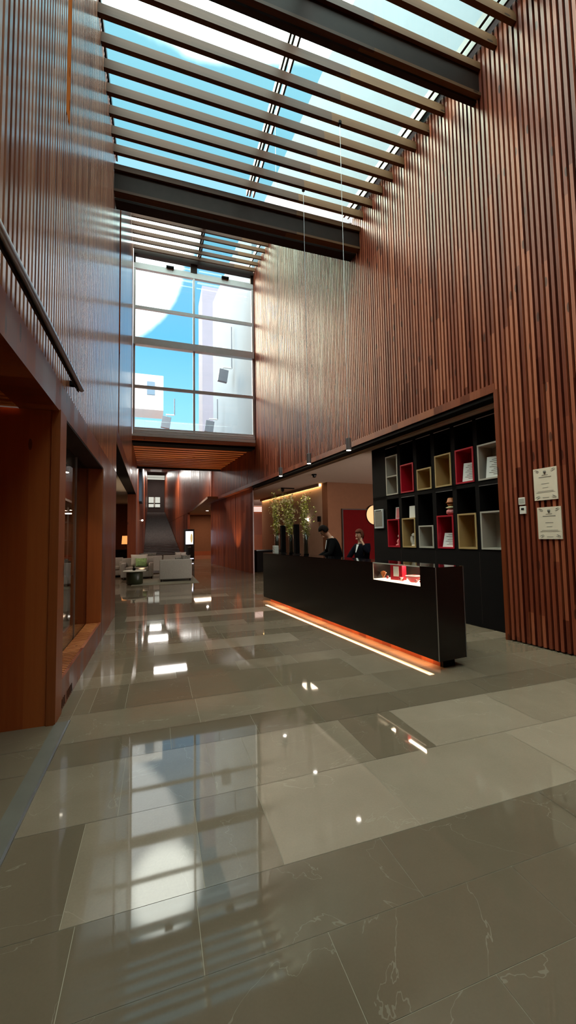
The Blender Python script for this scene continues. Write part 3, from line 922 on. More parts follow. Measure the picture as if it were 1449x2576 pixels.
dbox(5, 2.351, .84, 'greybox', 'tall grey display box with an inner shelf, far end of the top row', True)
dbox(4, 2.351, .58, 'red', 'empty red display box in the top row, next to the tall grey one')
dbox(3, 2.351, .41, 'yellow', 'low mustard display box in the top row')
dbox(2, 2.351, .585, 'yellow', 'tall mustard display box in the top row')
dbox(1, 2.351, .59, 'red', 'red display box in the top row holding a white leaflet')
dbox(0, 2.351, .58, 'greybox', 'grey display box in the top row, next to the slatted wall')
dbox(5, 1.246, .59, 'red', 'red display box holding a pale figurine, far end of the bottom row')
dbox(4, 1.246, .59, 'yellow', 'mustard display box with a white knotted ornament in the bottom row')
dbox(3, 1.246, .425, 'greybox', 'low pale grey display box in the bottom row, empty')
dbox(2, 1.246, .59, 'red', 'red display box with a white notice card in the bottom row')
dbox(1, 1.246, .595, 'yellow', 'empty mustard display box in the bottom row')
dbox(0, 1.246, .605, 'greybox', 'empty grey display box in the bottom row, next to the slatted wall')
def card(name, label, cat, u, v, z, w, h, mat='paper', tilt=-.2, yaw=0.0, lines=(), lm='ink', frame=None, group=None):
    """stands on z; faces -u"""
    t = thing(name, label, cat, uv(u, v, z), TH + yaw, group)
    R_ = Matrix.Rotation(tilt, 3, 'Y')
    o = MB().box(0, .008, -w / 2, w / 2, 0, h).build('panel', frame or mat, t); o.rotation_euler = (0, -tilt, 0)
    if frame:
        p = MB().box(-.003, 0, -w / 2 + .02, w / 2 - .02, .02, h - .02).build('sheet', mat, t); p.rotation_euler = (0, -tilt, 0)
    if lines:
        b = MB()
        for (a, c, zz, th) in lines:
            b.box(-.0045, -.001, a, c, zz, zz + th)
        q = b.build('print', lm, t); q.rotation_euler = (0, -tilt, 0)
    b = MB().box(.03, .036, -w * .15, w * .15, 0, h * .6).build('stand', frame or mat, t); b.rotation_euler = (0, .25, 0)
    return t
GL = lambda w, h, n_: [(-w * .36, w * (.2 + .14 * math.sin(k * 2.1)), h * (.85 - .7 * k / max(1, n_ - 1)), .006) for k in range(n_)]
card('leaflet', 'pinkish white leaflet leaning inside the red box of the top row', 'leaflet', US + .05, sv[1] + .15, 2.378, .23, .34, tilt=-.25, yaw=.35, lines=GL(.23, .34, 9))
card('leaflet', 'white leaflet with blue edge leaning inside the grey box of the top row', 'leaflet', US + .05, sv[0] + .13, 2.378, .26, .36, tilt=-.25, yaw=.35, lines=GL(.26, .36, 9))
card('picture_frame', 'small cream framed picture on the far red box of the bottom row', 'picture', US + .08, sv[5] + .12, 1.838, .16, .25, 'pink', tilt=-.08, frame='paper', yaw=.2)
card('price_card', 'blank white card standing on the mustard box at the far end', 'card', US + .06, sv[4] + .13, 1.838, .19, .24, tilt=-.05, yaw=.1)
card('notice_card', 'white printed notice card inside the red box of the bottom row', 'card', US + .04, sv[2] + .16, 1.274, .27, .26, tilt=-.3, yaw=.15, lines=GL(.27, .26, 7))
fg = thing('figurine', 'pale ceramic figurine inside the far red box of the bottom row', 'figurine', uv(US + .1, sv[5] + .12, 1.273), TH)
MB().lathe([(.085, 0), (.09, .02), (.05, .05), (.07, .09), (.05, .13), (.02, .16)], 18).build('robe', 'pink', fg, smooth=True)
MB().ball((0, 0, .20), .045, 14).build('head', 'cushion', fg, smooth=True)
MB().lathe([(.018, .24), (.03, .26), (.012, .30)], 12).build('topknot', 'cushion', fg, smooth=True)
MB().tube([(-.02, -.05, .12), (-.04, -.10, .10), (-.02, -.11, .05)], .014).build('arm', 'cushion', fg, smooth=True)
kn = thing('knotted_ornament', 'white knotted ceramic ornament inside the far mustard box', 'ornament', uv(US + .1, sv[4] + .12, 1.273), TH)
b = MB()
pts = [(0.02 * math.sin(3 * a), .085 * math.sin(a), .13 + .1 * math.sin(2 * a)) for a in [k * 2 * PI / 40 for k in range(41)]]
b.tube(pts, .032, 10); b.build('knot', 'cushion', kn, smooth=True)
MB().box(-.05, .05, -.07, .07, 0, .03).build('base', 'whitepl', kn, bevel=.006)
MB().box(-.03, .03, -.06, .06, .20, .26).build('top_block', 'cushion', kn, bevel=.01)
dl = thing('doll', 'orange and red round doll standing on the red box of the bottom row', 'doll', uv(US + .08, sv[2] + .12, 1.839), TH)
MB().lathe([(.05, 0), (.085, .03), (.08, .08), (.04, .11)], 20).build('body', 'pink', dl, smooth=True)
MB().lathe([(.03, .10), (.095, .13), (.04, .155)], 20).build('collar', 'blossom', dl, smooth=True)
MB().ball((0, 0, .20), .065, 16, (1, 1, .8)).build('head', 'board_orange', dl, smooth=True)
MB().lathe([(.09, .215), (.07, .235), (.05, .30), (.03, .305)], 20).build('hat', 'board_orange', dl, smooth=True)
# grey plate on the end panel of the shelving
t = thing('wall_panel_screen', 'grey metal framed screen on the end panel of the black shelving', 'screen', uv(US, 7.18, 1.65), TH)
MB().box(-.03, 0, -.155, .155, 0, .42).build('frame', 'frame', t, bevel=.008)
MB().box(-.034, -.029, -.125, .125, .05, .37).build('display', 'ink', t)
MB().box(-.036, -.029, -.10, .10, .385, .40).build('slot', 'blackm', t)

# items on the slatted wall
def certificate(v, z, w, h, tilt, label):
    t = thing('certificate', label, 'certificate', uv(UR, v, z), TH, 'cream certificates on the slatted wall')
    p = MB().box(-.012, 0, -w / 2, w / 2, -h / 2, h / 2).build('sheet', 'cert', t)
    b = MB()
    for (a, zz, th) in ((.10, .02, .006), (.16, .045 + .06, .008), (.07, -.03, .004), (.20, -.075, .004), (.24, -.09, .004), (.08, -.16, .006)):
        b.box(-.0135, -.0119, -a / 2, a / 2, zz - .02, zz - .02 + th)
    b.build('text_lines', 'ink', t)
    b = MB(); b.lathe([(.004, .125), (.010, .135), (.018, .155), (.015, .17)], 12, (-.012, 0)); b.box(-.0135, -.0119, -.04, .04, .112, .117)
    b.build('emblem', 'ink', t)
    b = MB()
    for sy in (-1, 1):
        for sz in (-1, 1):
            for q in range(3):
                a = q * .5
                cy, cz = sy * (w / 2 - .035 - .012 * q), sz * (h / 2 - .03 - .006 * q)
                b.tube([(-.0122, cy + .014 * math.cos(i * .7 + a), cz + .014 * math.sin(i * .7 + a)) for i in range(8)], .0022, 5)
    b.build('corner_ornaments', 'ink', t)
    return t
certificate(3.27, 2.125, .30, .415, 0, 'cream certificate with corner ornaments, the upper of two on the slats')
certificate(3.245, 1.62, .30, .41, 0, 'cream certificate with corner ornaments, the lower of two on the slats')
t = thing('thermostat', 'small square white thermostat on the slats, the upper of two', 'thermostat', uv(UR, 3.60, 1.93), TH, 'white wall controls')
MB().box(-.018, 0, -.045, .045, -.05, .05).build('case', 'whitepl', t, bevel=.005)
MB().box(-.021, -.017, -.033, .033, -.025, .035).build('face', 'greybox', t)
t = thing('wall_control', 'small white control with a black display, below the thermostat', 'control', uv(UR, 3.59, 1.81), TH, 'white wall controls')
MB().box(-.018, 0, -.045, .045, -.055, .05).build('case', 'whitepl', t, bevel=.005)
MB().box(-.021, -.017, -.02, .02, 0.0, .025).build('display', 'blackm', t)

# ------------------------------------------------------------------ RECEPTION DESK
U0, U1, V0, V1 = 3.29, 3.70, 3.38, 8.90
ZT = 1.13
dk = thing('reception_desk', 'long black reception desk with a glowing base and built-in display case', 'desk', (0, 0, 0), TH)
cz0, cv0, cv1 = .895, 3.63, 4.54
b = MB()
b.box(U0, U1, V0, V1, .10, cz0)
b.box(U0, U1, V0, cv0, cz0, ZT - .012)
b.box(U0, U1, cv1, V1, cz0, ZT - .012)
b.box(U1 - .03, U1, cv0, cv1, cz0, ZT - .012)
b.build('body', 'black', dk)
b = MB(); b.box(U0 - .002, U1 + .002, V0 - .002, cv0, ZT - .012, ZT); b.box(U0 - .002, U1 + .002, cv1, V1 + .002, ZT - .012, ZT)
b.build('desk_top', 'blacktop', dk)
MB().box(U0 + .13, U1 - .13, V0 + .12, V1 - .12, 0, .10).build('plinth', 'board', dk)
MB().box(U0 + .135, U1 - .1, V0 + .08, V0 + .12, 0, .10).build('plinth_end', 'blackm', dk)
b = MB(); b.box(U0 - .004, U0 + .004, V0 - .004, V0 + .004, .1, ZT); b.box(U1 - .004, U1 + .004, V0 - .004, V0 + .004, .1, ZT)
b.build('edge_trim', 'steel', dk)
MB().box(U0 + .06, U0 + .075, V0 + .25, V1 - .1, .086, .098).build('light_strip', 'led', dk)
case = MB().box(U0 + .003, U1 - .03, cv0, cv1, cz0, cz0 + .012).build('case_base', 'showbase', dk)
MB().box(U0, U0 + .006, cv0, cv1, cz0, ZT - .008).build('case_front_glass', 'showglass', dk)
MB().box(U0 - .002, U1 + .002, cv0, cv1, ZT - .008, ZT).build('case_top_glass', 'showglass', dk)
b = MB()
b.box(U0 - .004, U0 + .004, cv0, cv1, ZT - .012, ZT + .001); b.box(U0 - .004, U0 + .004, cv1 - .006, cv1 + .002, cz0, ZT)
b.build('case_frame', 'cushion', dk)
area('desk base glow', uv(U0 + .05, 6.2, .094), .07, 5.3, 14, (1, .46, .20), (0, 0, TH))
# goods in the case
zc = cz0 + .013
t = thing('gift_box', 'tall red gift box with a white card in the display case', 'box', uv(U0 + .17, 4.22, zc), TH + .3)
MB().box(-.05, .05, -.09, .09, 0, .20).build('box', 'red', t, bevel=.004)
MB().box(-.054, -.05, -.04, .04, .05, .18).build('card', 'paper', t)
MB().lathe([(.02, .0), (.04, .02), (.03, .05)], 12, (-.08, -.1)).build('ribbon_loop', 'red', t, smooth=True)
t = thing('red_bowl', 'red bowl with a white rim in the display case', 'bowl', uv(U0 + .16, 3.92, zc), TH)
MB().lathe([(.04, 0), (.05, .01), (.095, .07), (.10, .075), (.09, .07), (.045, .02)], 28, cap=True).build('bowl', 'red', t, smooth=True)
MB().lathe([(.098, .074), (.104, .078), (.098, .082)], 28, cap=False).build('rim', 'paper', t, smooth=True)
for k, (u, v, lb, mt) in enumerate(((.12, 4.47, 'orange folded fan nearest the far end of the display case', 'board_orange'), (.1, 4.36, 'small orange packet beside the fan in the display case', 'red'), (.1, 4.08, 'crumpled cream paper strip in the middle of the display case', 'paper'), (.09, 3.80, 'pink and white wrapped sweet at the near end of the display case', 'pink'), (.08, 3.70, 'small red tag lying at the near corner of the display case', 'red'))):
    b = MB()
    for q in range(5):
        a = q * .35 - .7
        b.box(-.004, .004, -.012, .012, 0, .09 if k == 0 else .035, rot=Matrix.Rotation(a, 3, 'X') @ Matrix.Rotation(q * .5, 3, 'Z'), piv=(0, 0, 0.004))
    bmesh.ops.translate(b.bm, verts=b.bm.verts, vec=(0, 0, .012))
    o = b.build(('folded_fan', 'packet', 'paper_strip', 'sweet', 'paper_tag')[k], mt)
    o.location = uv(U0 + u, v, zc); o.rotation_euler = (0, 0, TH)
    tag(o, lb, ('fan', 'packet', 'paper', 'sweet', 'tag')[k], 'small goods in the display case')
area('display case light', uv(U0 + .2, 4.08, ZT - .015), .05, .8, 5, (1, .75, .5), (0, 0, TH))

# vases with blossom
def vase(u, v, h, label, r=.06):
    t = thing('glass_vase', label, 'vase', uv(u, v, ZT + .001), TH, 'tall vases on the reception desk')
    MB().lathe([(r * .8, 0), (r, .01), (r, h), (r * .9, h), (r * .9, .02)], 20, cap=False).build('glass', 'showglass', t, smooth=True)
    b = MB()
    for k in range(14):
        a = k * 2.4; rr = r * .6 * ((k % 5) / 5 + .2)
        b.tube([(rr * math.cos(a), rr * math.sin(a), .01), (rr * math.cos(a + .5), rr * math.sin(a + .5), h * random.uniform(.75, .95))], .008, 6)
    b.build('dark_reeds', 'water', t)
    MB().lathe([(r * .85, .0), (r * .85, .025)], 20).build('base', 'blackm', t)
    return t
def blossom(u, v, z, h, w, label, seed):
    rnd = random.Random(seed)
    t = thing('blossom_branches', label, 'flowers', uv(u, v, z), TH, 'blossom arrangements on the desk')
    st_, lf, bl = MB(), MB(), MB()
    for k in range(13):
        a = rnd.uniform(0, 2 * PI); sp_ = rnd.uniform(.1, 1) * w
        top = Vector((math.cos(a) * sp_ * .6, math.sin(a) * sp_, h * rnd.uniform(.7, 1.0)))
        pts = []
        for q in range(7):
            f = q / 6
            pts.append(Vector((top.x * f ** 1.6, top.y * f ** 1.6, top.z * f)) + Vector((rnd.uniform(-.015, .015), rnd.uniform(-.015, .015), 0)) * f)
        st_.tube(pts, [.005 - .003 * q / 6 for q in range(7)], 5)
        for q in range(42):
            f = rnd.uniform(.35, 1.0)
            i = min(5, int(f * 6)); g = f * 6 - i
            p = pts[i].lerp(pts[i + 1], g) + Vector((rnd.gauss(0, .035), rnd.gauss(0, .035), rnd.gauss(0, .03)))
            d = Vector((rnd.uniform(-1, 1), rnd.uniform(-1, 1), rnd.uniform(-.6, 1))).normalized()
            sd = d.cross(Vector((.3, .2, 1))).normalized()
            ln = rnd.uniform(.02, .04)
            ln *= 1.5
            if rnd.random() < .72:
                lf.quad(p, p + d * ln * .5 + sd * ln * .3, p + d * ln, p + d * ln * .5 - sd * ln * .3)
            else:
                n_ = d.cross(sd)
                for e in range(4):
                    ang = e * PI / 2
                    w1 = (sd * math.cos(ang) + n_ * math.sin(ang)) * .020
                    w2 = (sd * math.cos(ang + .8) + n_ * math.sin(ang + .8)) * .020
                    bl.quad(p, p + w1, p + (w1 + w2) * .75 + d * .004, p + w2)
    st_.build('stems', 'stem', t); lf.build('leaves', 'leaf', t)['kind'] = 'stuff'; bl.build('petals', 'blossom', t)['kind'] = 'stuff'
    return t
vs = [(3.55, 8.64, .42, 'tall vase standing nearest the far end of the desk'), (3.55, 7.83, .45, 'middle vase of the three on the desk, between two black stands'), (3.55, 7.11, .46, 'vase nearest the man in the black suit')]
bs = [(1.42, .22, 'blossom branches in the vase at the far end of the desk'), (1.28, .42, 'wide spray of pale green blossom in the middle vase'), (1.22, .30, 'blossom branches in the vase nearest the man')]
for k, (u, v, h, lb) in enumerate(vs):
    vase(u, v, h, lb)
    blossom(u, v, ZT + .05, bs[k][0], bs[k][1], bs[k][2], 11 + k)
wb = thing('white_box', 'small white patterned box at the far end of the desk below the blossom', 'box', uv(3.42, 8.42, ZT + .001), TH)
MB().box(-.05, .05, -.06, .06, 0, .17).build('box', 'paper', wb, bevel=.004)
b = MB()
for y, z in ((.0, .03), (.03, .05), (-.02, .08), (.02, .10), (.03, .13)):
    b.box(-.052, -.0495, y - .012, y + .012, z, z + .018)
b.build('print', 'dkink', wb)
for k, (v, lb) in enumerate(((8.28, 'narrow black upright stand on the desk, farther of two'), (7.56, 'narrow black upright stand on the desk, nearer of two'))):
    t = thing('upright_stand', lb, 'stand', uv(3.55, v, ZT + .001), TH, 'black upright stands on the desk')
    MB().box(-.05, .05, -.045, .045, 0, .63).build('column', 'blackm', t, bevel=.004)
    MB().box(-.07, .07, -.065, .065, 0, .015).build('foot', 'black', t, bevel=.003)
# desk monitors behind (backs seen edge-on) left out: hidden by the desk

# pendants
prot = None
for k, (v, zb, zt_, lb) in enumerate(((5.455, 2.905, 8.66, 'slim steel cylinder pendant on a long wire, nearest and largest'), (6.895, 2.94, 8.66, 'slim steel cylinder pendant on a long wire, middle of three'), (8.335, 2.905, ZF, 'slim steel cylinder pendant on a long wire, farthest and smallest'))):
    t = thing('pendant_light', lb, 'pendant light', uv(3.54, v, zb), TH, 'steel pendants over the desk')
    MB().lathe([(.040, 0), (.045, .003), (.045, .197), (.04, .2)], 24).build('cylinder', 'steel', t, smooth=False)
    MB().lathe([(.036, -.004), (.036, .002)], 20).build('lens', 'bulb_white', t)
    MB().tube([(0, 0, .2), (0, 0, zt_ - zb)], .0035, 6).build('wire', 'frame', t)
    MB().lathe([(.03, zt_ - zb - .02), (.03, zt_ - zb + .03)], 12).build('ceiling_cup', 'blackm', t)
    spot('pendant beam', uv(3.54, v, zb - .02), 12, (1, .82, .62), 60)

# ------------------------------------------------------------------ PEOPLE
def skin_mesh(name, joints, edges, radii, mat, parent, sub=2, root=0):
    me = bpy.data.meshes.new(name)
    me.from_pydata([Vector(j) for j in joints], edges, [])
    o = bpy.data.objects.new(name, me); COL.objects.link(o)
    md = o.modifiers.new('skin', 'SKIN'); md.use_smooth_shade = True
    for i, r in enumerate(radii):
        sv_ = me.skin_vertices[0].data[i]
        sv_.radius = (r, r) if not isinstance(r, tuple) else r
        sv_.use_root = (i == root)
    s_ = o.modifiers.new('sub', 'SUBSURF'); s_.levels = sub; s_.render_levels = sub
    bpy.context.view_layer.update()
    dg = bpy.context.evaluated_depsgraph_get()
    nm = bpy.data.meshes.new_from_object(o.evaluated_get(dg))
    nm.materials.clear(); nm.materials.append(M[mat])
    for p in nm.polygons: p.use_smooth = True
    bpy.data.objects.remove(o)
    q = bpy.data.objects.new(name, nm); COL.objects.link(q)
    if parent is not None: q.parent = parent
    return q

def person(label, loc, rz, hgt, lean, headpitch, arms, cloth, hairmat, hairstyle, jacket=True):
    """local +x is forward. lean = forward lean of the torso, arms = {side: (elbow, wrist)} in local coords"""
    k = hgt / 1.75
    t = thing('person', label, 'person', loc, rz)
    V = Vector
    pel = V((0, 0, .95)) * k
    dirT = V((math.sin(lean), 0, math.cos(lean)))
    waist = pel + dirT * .14 * k
    chest = pel + dirT * .34 * k
    neckb = pel + dirT * .50 * k
    hd = V((math.sin(lean + headpitch * .5), 0, math.cos(lean + headpitch * .5)))
    neckt = neckb + hd * .09 * k
    hq = lean * .4 + headpitch
    up = V((math.sin(hq), 0, math.cos(hq)))          # up axis of the head
    fw = V((math.cos(hq), 0, -math.sin(hq)))         # face direction
    hc = neckt + up * .11 * k + fw * .012
    J, Ed, R_ = [], [], []
    def add(p, r, par=None):
        J.append(p); R_.append(r)
        if par is not None: Ed.append((par, len(J) - 1))
        return len(J) - 1
    a0 = add(pel, (.15 * k, .11 * k))
    a1 = add(waist, (.13 * k, .10 * k), a0)
    a2 = add(chest, (.155 * k, .11 * k), a1)
    a3 = add(neckb, (.068 * k, .056 * k), a2)
    a4 = add(neckt, .052 * k, a3)
    a5 = add(hc - up * .045 * k + fw * .008, (.066 * k, .078 * k), a4)
    a6 = add(hc + up * .02 * k, (.076 * k, .094 * k), a5)
    a7 = add(hc + up * .075 * k, (.058 * k, .075 * k), a6)
    hands = []
    for s_ in (-1, 1):
        sh_ = neckb - dirT * .05 * k + V((0, s_ * .175 * k, 0))
        el, wr = [V(q) * k for q in arms[s_]]
        b0 = add(sh_, .055 * k, a2)
        b1 = add(el, .040 * k, b0)
        b2 = add((el + wr) / 2, .036 * k, b1)
        b3 = add(wr, .026 * k, b2)
        d = (wr - el).normalized()
        side = V((0, 1, 0)) if abs(d.y) < .8 else V((1, 0, 0))
        side = (side - d * side.dot(d)).normalized()
        nrm = d.cross(side)
        pm = add(wr + d * .05 * k, (.030 * k, .018 * k), b3)
        pe = add(wr + d * .09 * k, (.032 * k, .016 * k), pm)
        for f_ in range(4):
            off = side * (f_ - 1.5) * .018 * k
            ln = (.034, .040, .037, .028)[f_] * k
            g0 = add(wr + d * .10 * k + off, .0085 * k, pe)
            g1 = add(wr + d * (.10 * k + ln) + off + nrm * .008, .0078 * k, g0)
            g2 = add(wr + d * (.10 * k + ln * 1.7) + off + nrm * .022, .0065 * k, g1)
        th0 = add(wr + d * .045 * k - side * .035 * k * s_, .010 * k, pm)
        th1 = add(wr + d * .085 * k - side * .05 * k * s_ + nrm * .01, .0085 * k, th0)
    for s_ in (-1, 1):
        l0 = add(V((0, s_ * .09, .90)) * k, .085 * k, a0)
        l1 = add(V((.02, s_ * .10, .50)) * k, .058 * k, l0)
        l2 = add(V((0, s_ * .10, .09)) * k, .040 * k, l1)
        l3 = add(V((.13, s_ * .115, .035)) * k, .034 * k, l2)
    nl = len(J)
    body = skin_mesh('body', J, Ed, R_, 'skin', t)
    # facial features, joined into the head region as separate small parts
    b = MB()
    b.ball(hc + fw * .098 * k - up * .012 * k, .016 * k, 10, (1, .75, 1.5))
    b.ball(hc + fw * .090 * k - up * .075 * k, .026 * k, 10, (.9, 1.2, .7))
    b.build('nose_and_chin', 'skin', t, smooth=True)
    b = MB()
    for s_ in (-1, 1):
        b.ball(hc + fw * .085 * k + V((0, s_ * .030 * k, 0)) + up * .012 * k, .011 * k, 8, (.7, 1.2, .7))
    b.build('eyes', 'eye', t, smooth=True)
    b = MB()
    for s_ in (-1, 1):
        b.ball(hc + V((0, s_ * .078 * k, 0)) - up * .005 * k, .026 * k, 10, (.6, .35, 1.1))
    b.build('ears', 'skin', t, smooth=True)
    MB().ball(hc + fw * .090 * k - up * .048 * k, .018 * k, 8, (.45, 1.2, .35)).build('mouth', 'lip', t, smooth=True)
    # hair
    b = MB()
    rot = Matrix(((fw.x, 0, up.x), (0, 1, 0), (fw.z, 0, up.z)))
    bmesh.ops.create_uvsphere(b.bm, u_segments=24, v_segments=16, radius=1)
    for v in b.bm.verts:
        c = v.co
        f = 1.0
        x, y, z = c.x * .108, c.y * .093, c.z * .118 + .026
        # cut the face free
        if c.x > .3 and c.z < .30:
            x *= .35; 
            y *= .85
        if c.z < -.45 and hairstyle == 'short':
            z = max(z, -.035)
        if hairstyle == 'bob' and c.z < -.1 and c.x < .3:
            z -= .03; y *= 1.12
        x += .004 * math.sin(c.y * 30 + c.z * 17); 
        v.co = hc + rot @ (Vector((x - .008, y, z)) * k)
    b.build('hair', hairmat, t, smooth=True)
    # clothing: torso + sleeves
    off = .018 * k
    J2, E2, R2 = [], [], []
    def add2(p, r, par=None):
        J2.append(p); R2.append(r)
        if par is not None: E2.append((par, len(J2) - 1))
        return len(J2) - 1
    c0 = add2(pel - V((0, 0, .06)), (.185 * k, .14 * k))
    c1 = add2(waist, (.17 * k, .155 * k), c0)
    c2 = add2(chest, (.20 * k, .175 * k), c1)
    c3 = add2(neckb - dirT * .02 * k, (.115 * k, .105 * k), c2)
    for s_ in (-1, 1):
        sh_ = neckb - dirT * .06 * k + V((0, s_ * .175 * k, 0))
        el, wr = [V(q) * k for q in arms[s_]]
        s0 = add2(sh_, .078 * k, c2)
        s1 = add2(el, .058 * k, s0)
        s2 = add2(el.lerp(wr, .5), .052 * k, s1)
        s3 = add2(el.lerp(wr, .92), .042 * k, s2)
    skin_mesh('jacket', J2, E2, R2, cloth, t)
    J3, E3, R3 = [V((0, 0, .93)) * k], [], [(.155 * k, .13 * k)]
    for s_ in (-1, 1):
        i = len(J3)
        J3 += [V((0, s_ * .09, .82)) * k, V((.02, s_ * .10, .50)) * k, V((0, s_ * .10, .10)) * k]
        R3 += [.105 * k, .08 * k, .065 * k]
        E3 += [(0, i), (i, i + 1), (i + 1, i + 2)]
    skin_mesh('trousers', J3, E3, R3, cloth, t)
    b = MB()
    for s_ in (-1, 1):
        b.ball(V((.06, s_ * .112, .045)) * k, .05 * k, 12, (2.4, .9, .9))
    b.build('shoes', 'blackm', t, smooth=True)
    # collar ring and shirt front
    rot2 = Matrix.Rotation(lean, 3, 'Y')
    b = MB()
    b.lathe([(.064 * k, -.02), (.060 * k, .018), (.056 * k, .03)], 20, cap=False)
    for v in b.bm.verts: v.co = neckb + rot2 @ Vector((v.co.x * 1.05, v.co.y, v.co.z))
    b.build('collar', 'shirt', t, smooth=True)
    b = MB()
    p0 = neckb - dirT * .01 * k + V((math.cos(lean), 0, -math.sin(lean))) * .098 * k
    p1 = chest - dirT * .02 * k + V((math.cos(lean), 0, -math.sin(lean))) * .178 * k
    sdv = V((0, 1, 0))
    b.quad(p0 + sdv * .035 * k, p0 - sdv * .035 * k, p1 - sdv * .008 * k, p1 + sdv * .008 * k)
    o_ = b.build('shirt_front', 'shirt', t)
    md = o_.modifiers.new('t', 'SOLIDIFY'); md.thickness = .006
    return t, hc, k
loc = uv(4.36, 6.85)
person('person in a black suit and white collar bending over the desk', uv(4.42, 7.34), TH + PI - .35, 1.78, .30, .62,
       {-1: ((.20, -.26, 1.12), (.42, -.14, 1.02)), 1: ((.20, .26, 1.12), (.42, .14, 1.02))}, 'suit', 'hair_dark', 'short')
person('person with auburn hair in dark uniform, a hand raised to the ear', uv(4.80, 6.98), TH + PI + .15, 1.61, .08, .12,
       {-1: ((.22, -.24, 1.10), (.40, -.10, 1.00)), 1: ((.08, .27, 1.22), (.10, .145, 1.44))}, 'uniform', 'hair_auburn', 'bob')
# back desk surface the staff work on
t = thing('work_counter', 'low dark work counter behind the reception desk', 'counter', (0, 0, 0), TH)
MB().box(3.72, 4.12, 3.8, 9.2, .72, .76).build('top', 'blackm', t)
for v in (3.9, 6.5, 9.1):
    MB().box(3.74, 4.08, v - .02, v + .02, 0, .72).build('leg', 'blackm', t)

# ------------------------------------------------------------------ ROOM BEHIND THE CAMERA
o = MB().box(-4.2, 6.2, -5.3, -5.1, 0, 9.2).build('wall_rear', 'board'); struct(o)

# ------------------------------------------------------------------ OUTSIDE
o = MB().box(5.7, 12, -6, 22.6, 9.4, 15.6).build('neighbour_building', 'facade'); o.rotation_euler = (0, 0, TH)
tag(o, 'pale rendered building rising beside the glass roof on the right', 'building')
o2 = MB().box(5.35, 5.69, 15.4, 22.6, 3.8, 15.6).build('neighbour_wall_lower', 'facade', o)
o = MB().box(4.03, 5.75, 37.5, 41, 0, 26).build('distant_tower', 'facade2')
tag(o, 'slim pinkish tower seen through the middle of the tall window', 'building')
bld = thing('distant_block', 'blue grey office block low in the tall window', 'building', (0, 72, 0))
MB().box(-9, 16, 0, 8, 0, 22.3).build('wall', 'facade3', bld)
for i in range(9):
    for j in range(2):
        MB().box(-6.6 + i * 1.7, -5.6 + i * 1.7, -.05, .02, 16.2 + j * 2.6, 17.9 + j * 2.6).build('window', 'lampgrey', bld)
wl = thing('terrace_block', 'white terrace building with a square opening, low in the left pane of the window', 'building', (-3.2, 24.6, 0))
MB().box(-3.5, 2.3, .2, 2, 3.75, 7.0).build('lower_wall', 'facade3', wl)
MB().box(-3.5, 3.5, 3, 5, 7.0, 8.2).build('parapet', 'facade', wl)
MB().yz([(3, 10.2), (5, 10.2), (5, 12.6), (3, 12.6)], -3.5, 3.55).build('upper_wall', 'facade_white', wl)
MB().box(2.5, 3.0, 2.9, 3.0, 11.2, 12.1).build('opening', 'facade3', wl)
MB().box(-3.5, 2.2, .2, .25, 7.75, 7.82).build('railing', 'frame', wl)
for x in (-1, .5, 2):
    MB().box(x, x + .05, .2, .25, 7.0, 7.75).build('railing_post', 'frame', wl)
def flood(x, y, z, rise, label, arm=.42):
    t = thing('floodlight', label, 'floodlight', (x, y, z), 0, 'outdoor floodlights seen through the tall window')
    MB().box(-.22, .22, -.1, .1, -.6, 0, rot=Matrix.Rotation(.15, 3, 'Y')).build('head', 'lampgrey', t, bevel=.01)
    MB().tube([(0, 0, 0), (0, 0, .12), (arm, 0, .12)], .035, 8).build('arm', 'frame', t)
    MB().tube([(arm, 0, .12), (arm, 0, rise)], .03, 8).build('conduit', 'lampgrey', t)
flood(2.98, 18.6, 9.6, 2.2, 'grey floodlight on a bracket high in the right pane of the tall window')
flood(2.55, 20.5, 7.6, 1.2, 'grey floodlight on a bracket low in the right pane of the tall window')
flood(.4, 21, 7.8, 1.0, 'grey floodlight low in the left pane of the tall window')

# ------------------------------------------------------------------ LIGHT
world = bpy.data.worlds.new('World'); sc.world = world; world.use_nodes = True
nt = world.node_tree
for n_ in list(nt.nodes): nt.nodes.remove(n_)
out = N(nt, 'ShaderNodeOutputWorld'); bg = N(nt, 'ShaderNodeBackground'); L(nt, bg.outputs[0], out.inputs[0])
tc = N(nt, 'ShaderNodeTexCoord')
nrm = N(nt, 'ShaderNodeVectorMath', operation='NORMALIZE'); L(nt, tc.outputs['Generated'], nrm.inputs[0])
sp = N(nt, 'ShaderNodeSeparateXYZ'); L(nt, nrm.outputs[0], sp.inputs[0])
blue = ramp(nt, sp.outputs[2], [(0.0, (.42, .66, .82)), (.30, (.26, .60, .84)), (.45, (.14, .46, .78)), (.62, (.20, .46, .60)), (.76, (.30, .56, .68))])
nz = N(nt, 'ShaderNodeTexNoise'); nz.inputs['Scale'].default_value = 2.6; nz.inputs['Detail'].default_value = 6
L(nt, nrm.outputs[0], nz.inputs['Vector'])
def smooth(x, a, b_):
    m_ = N(nt, 'ShaderNodeMapRange', interpolation_type='SMOOTHSTEP'); m_.inputs['From Min'].default_value = a; m_.inputs['From Max'].default_value = b_
    L(nt, x, m_.inputs['Value']); return m_.outputs[0]
nzc = mth(nt, 'MULTIPLY', mth(nt, 'SUBTRACT', nz.outputs[0], .5), .10)
cl1 = smooth(mth(nt, 'ADD', sp.outputs[2], nzc), .785, .812)
az, el = math.radians(-16), math.radians(36)
az2, el2 = math.radians(1.0), math.radians(38.5)
sd = Vector((math.sin(az) * math.cos(el), math.cos(az) * math.cos(el), math.sin(el)))
dot = N(nt, 'ShaderNodeVectorMath', operation='DOT_PRODUCT'); L(nt, nrm.outputs[0], dot.inputs[0]); dot.inputs[1].default_value = sd
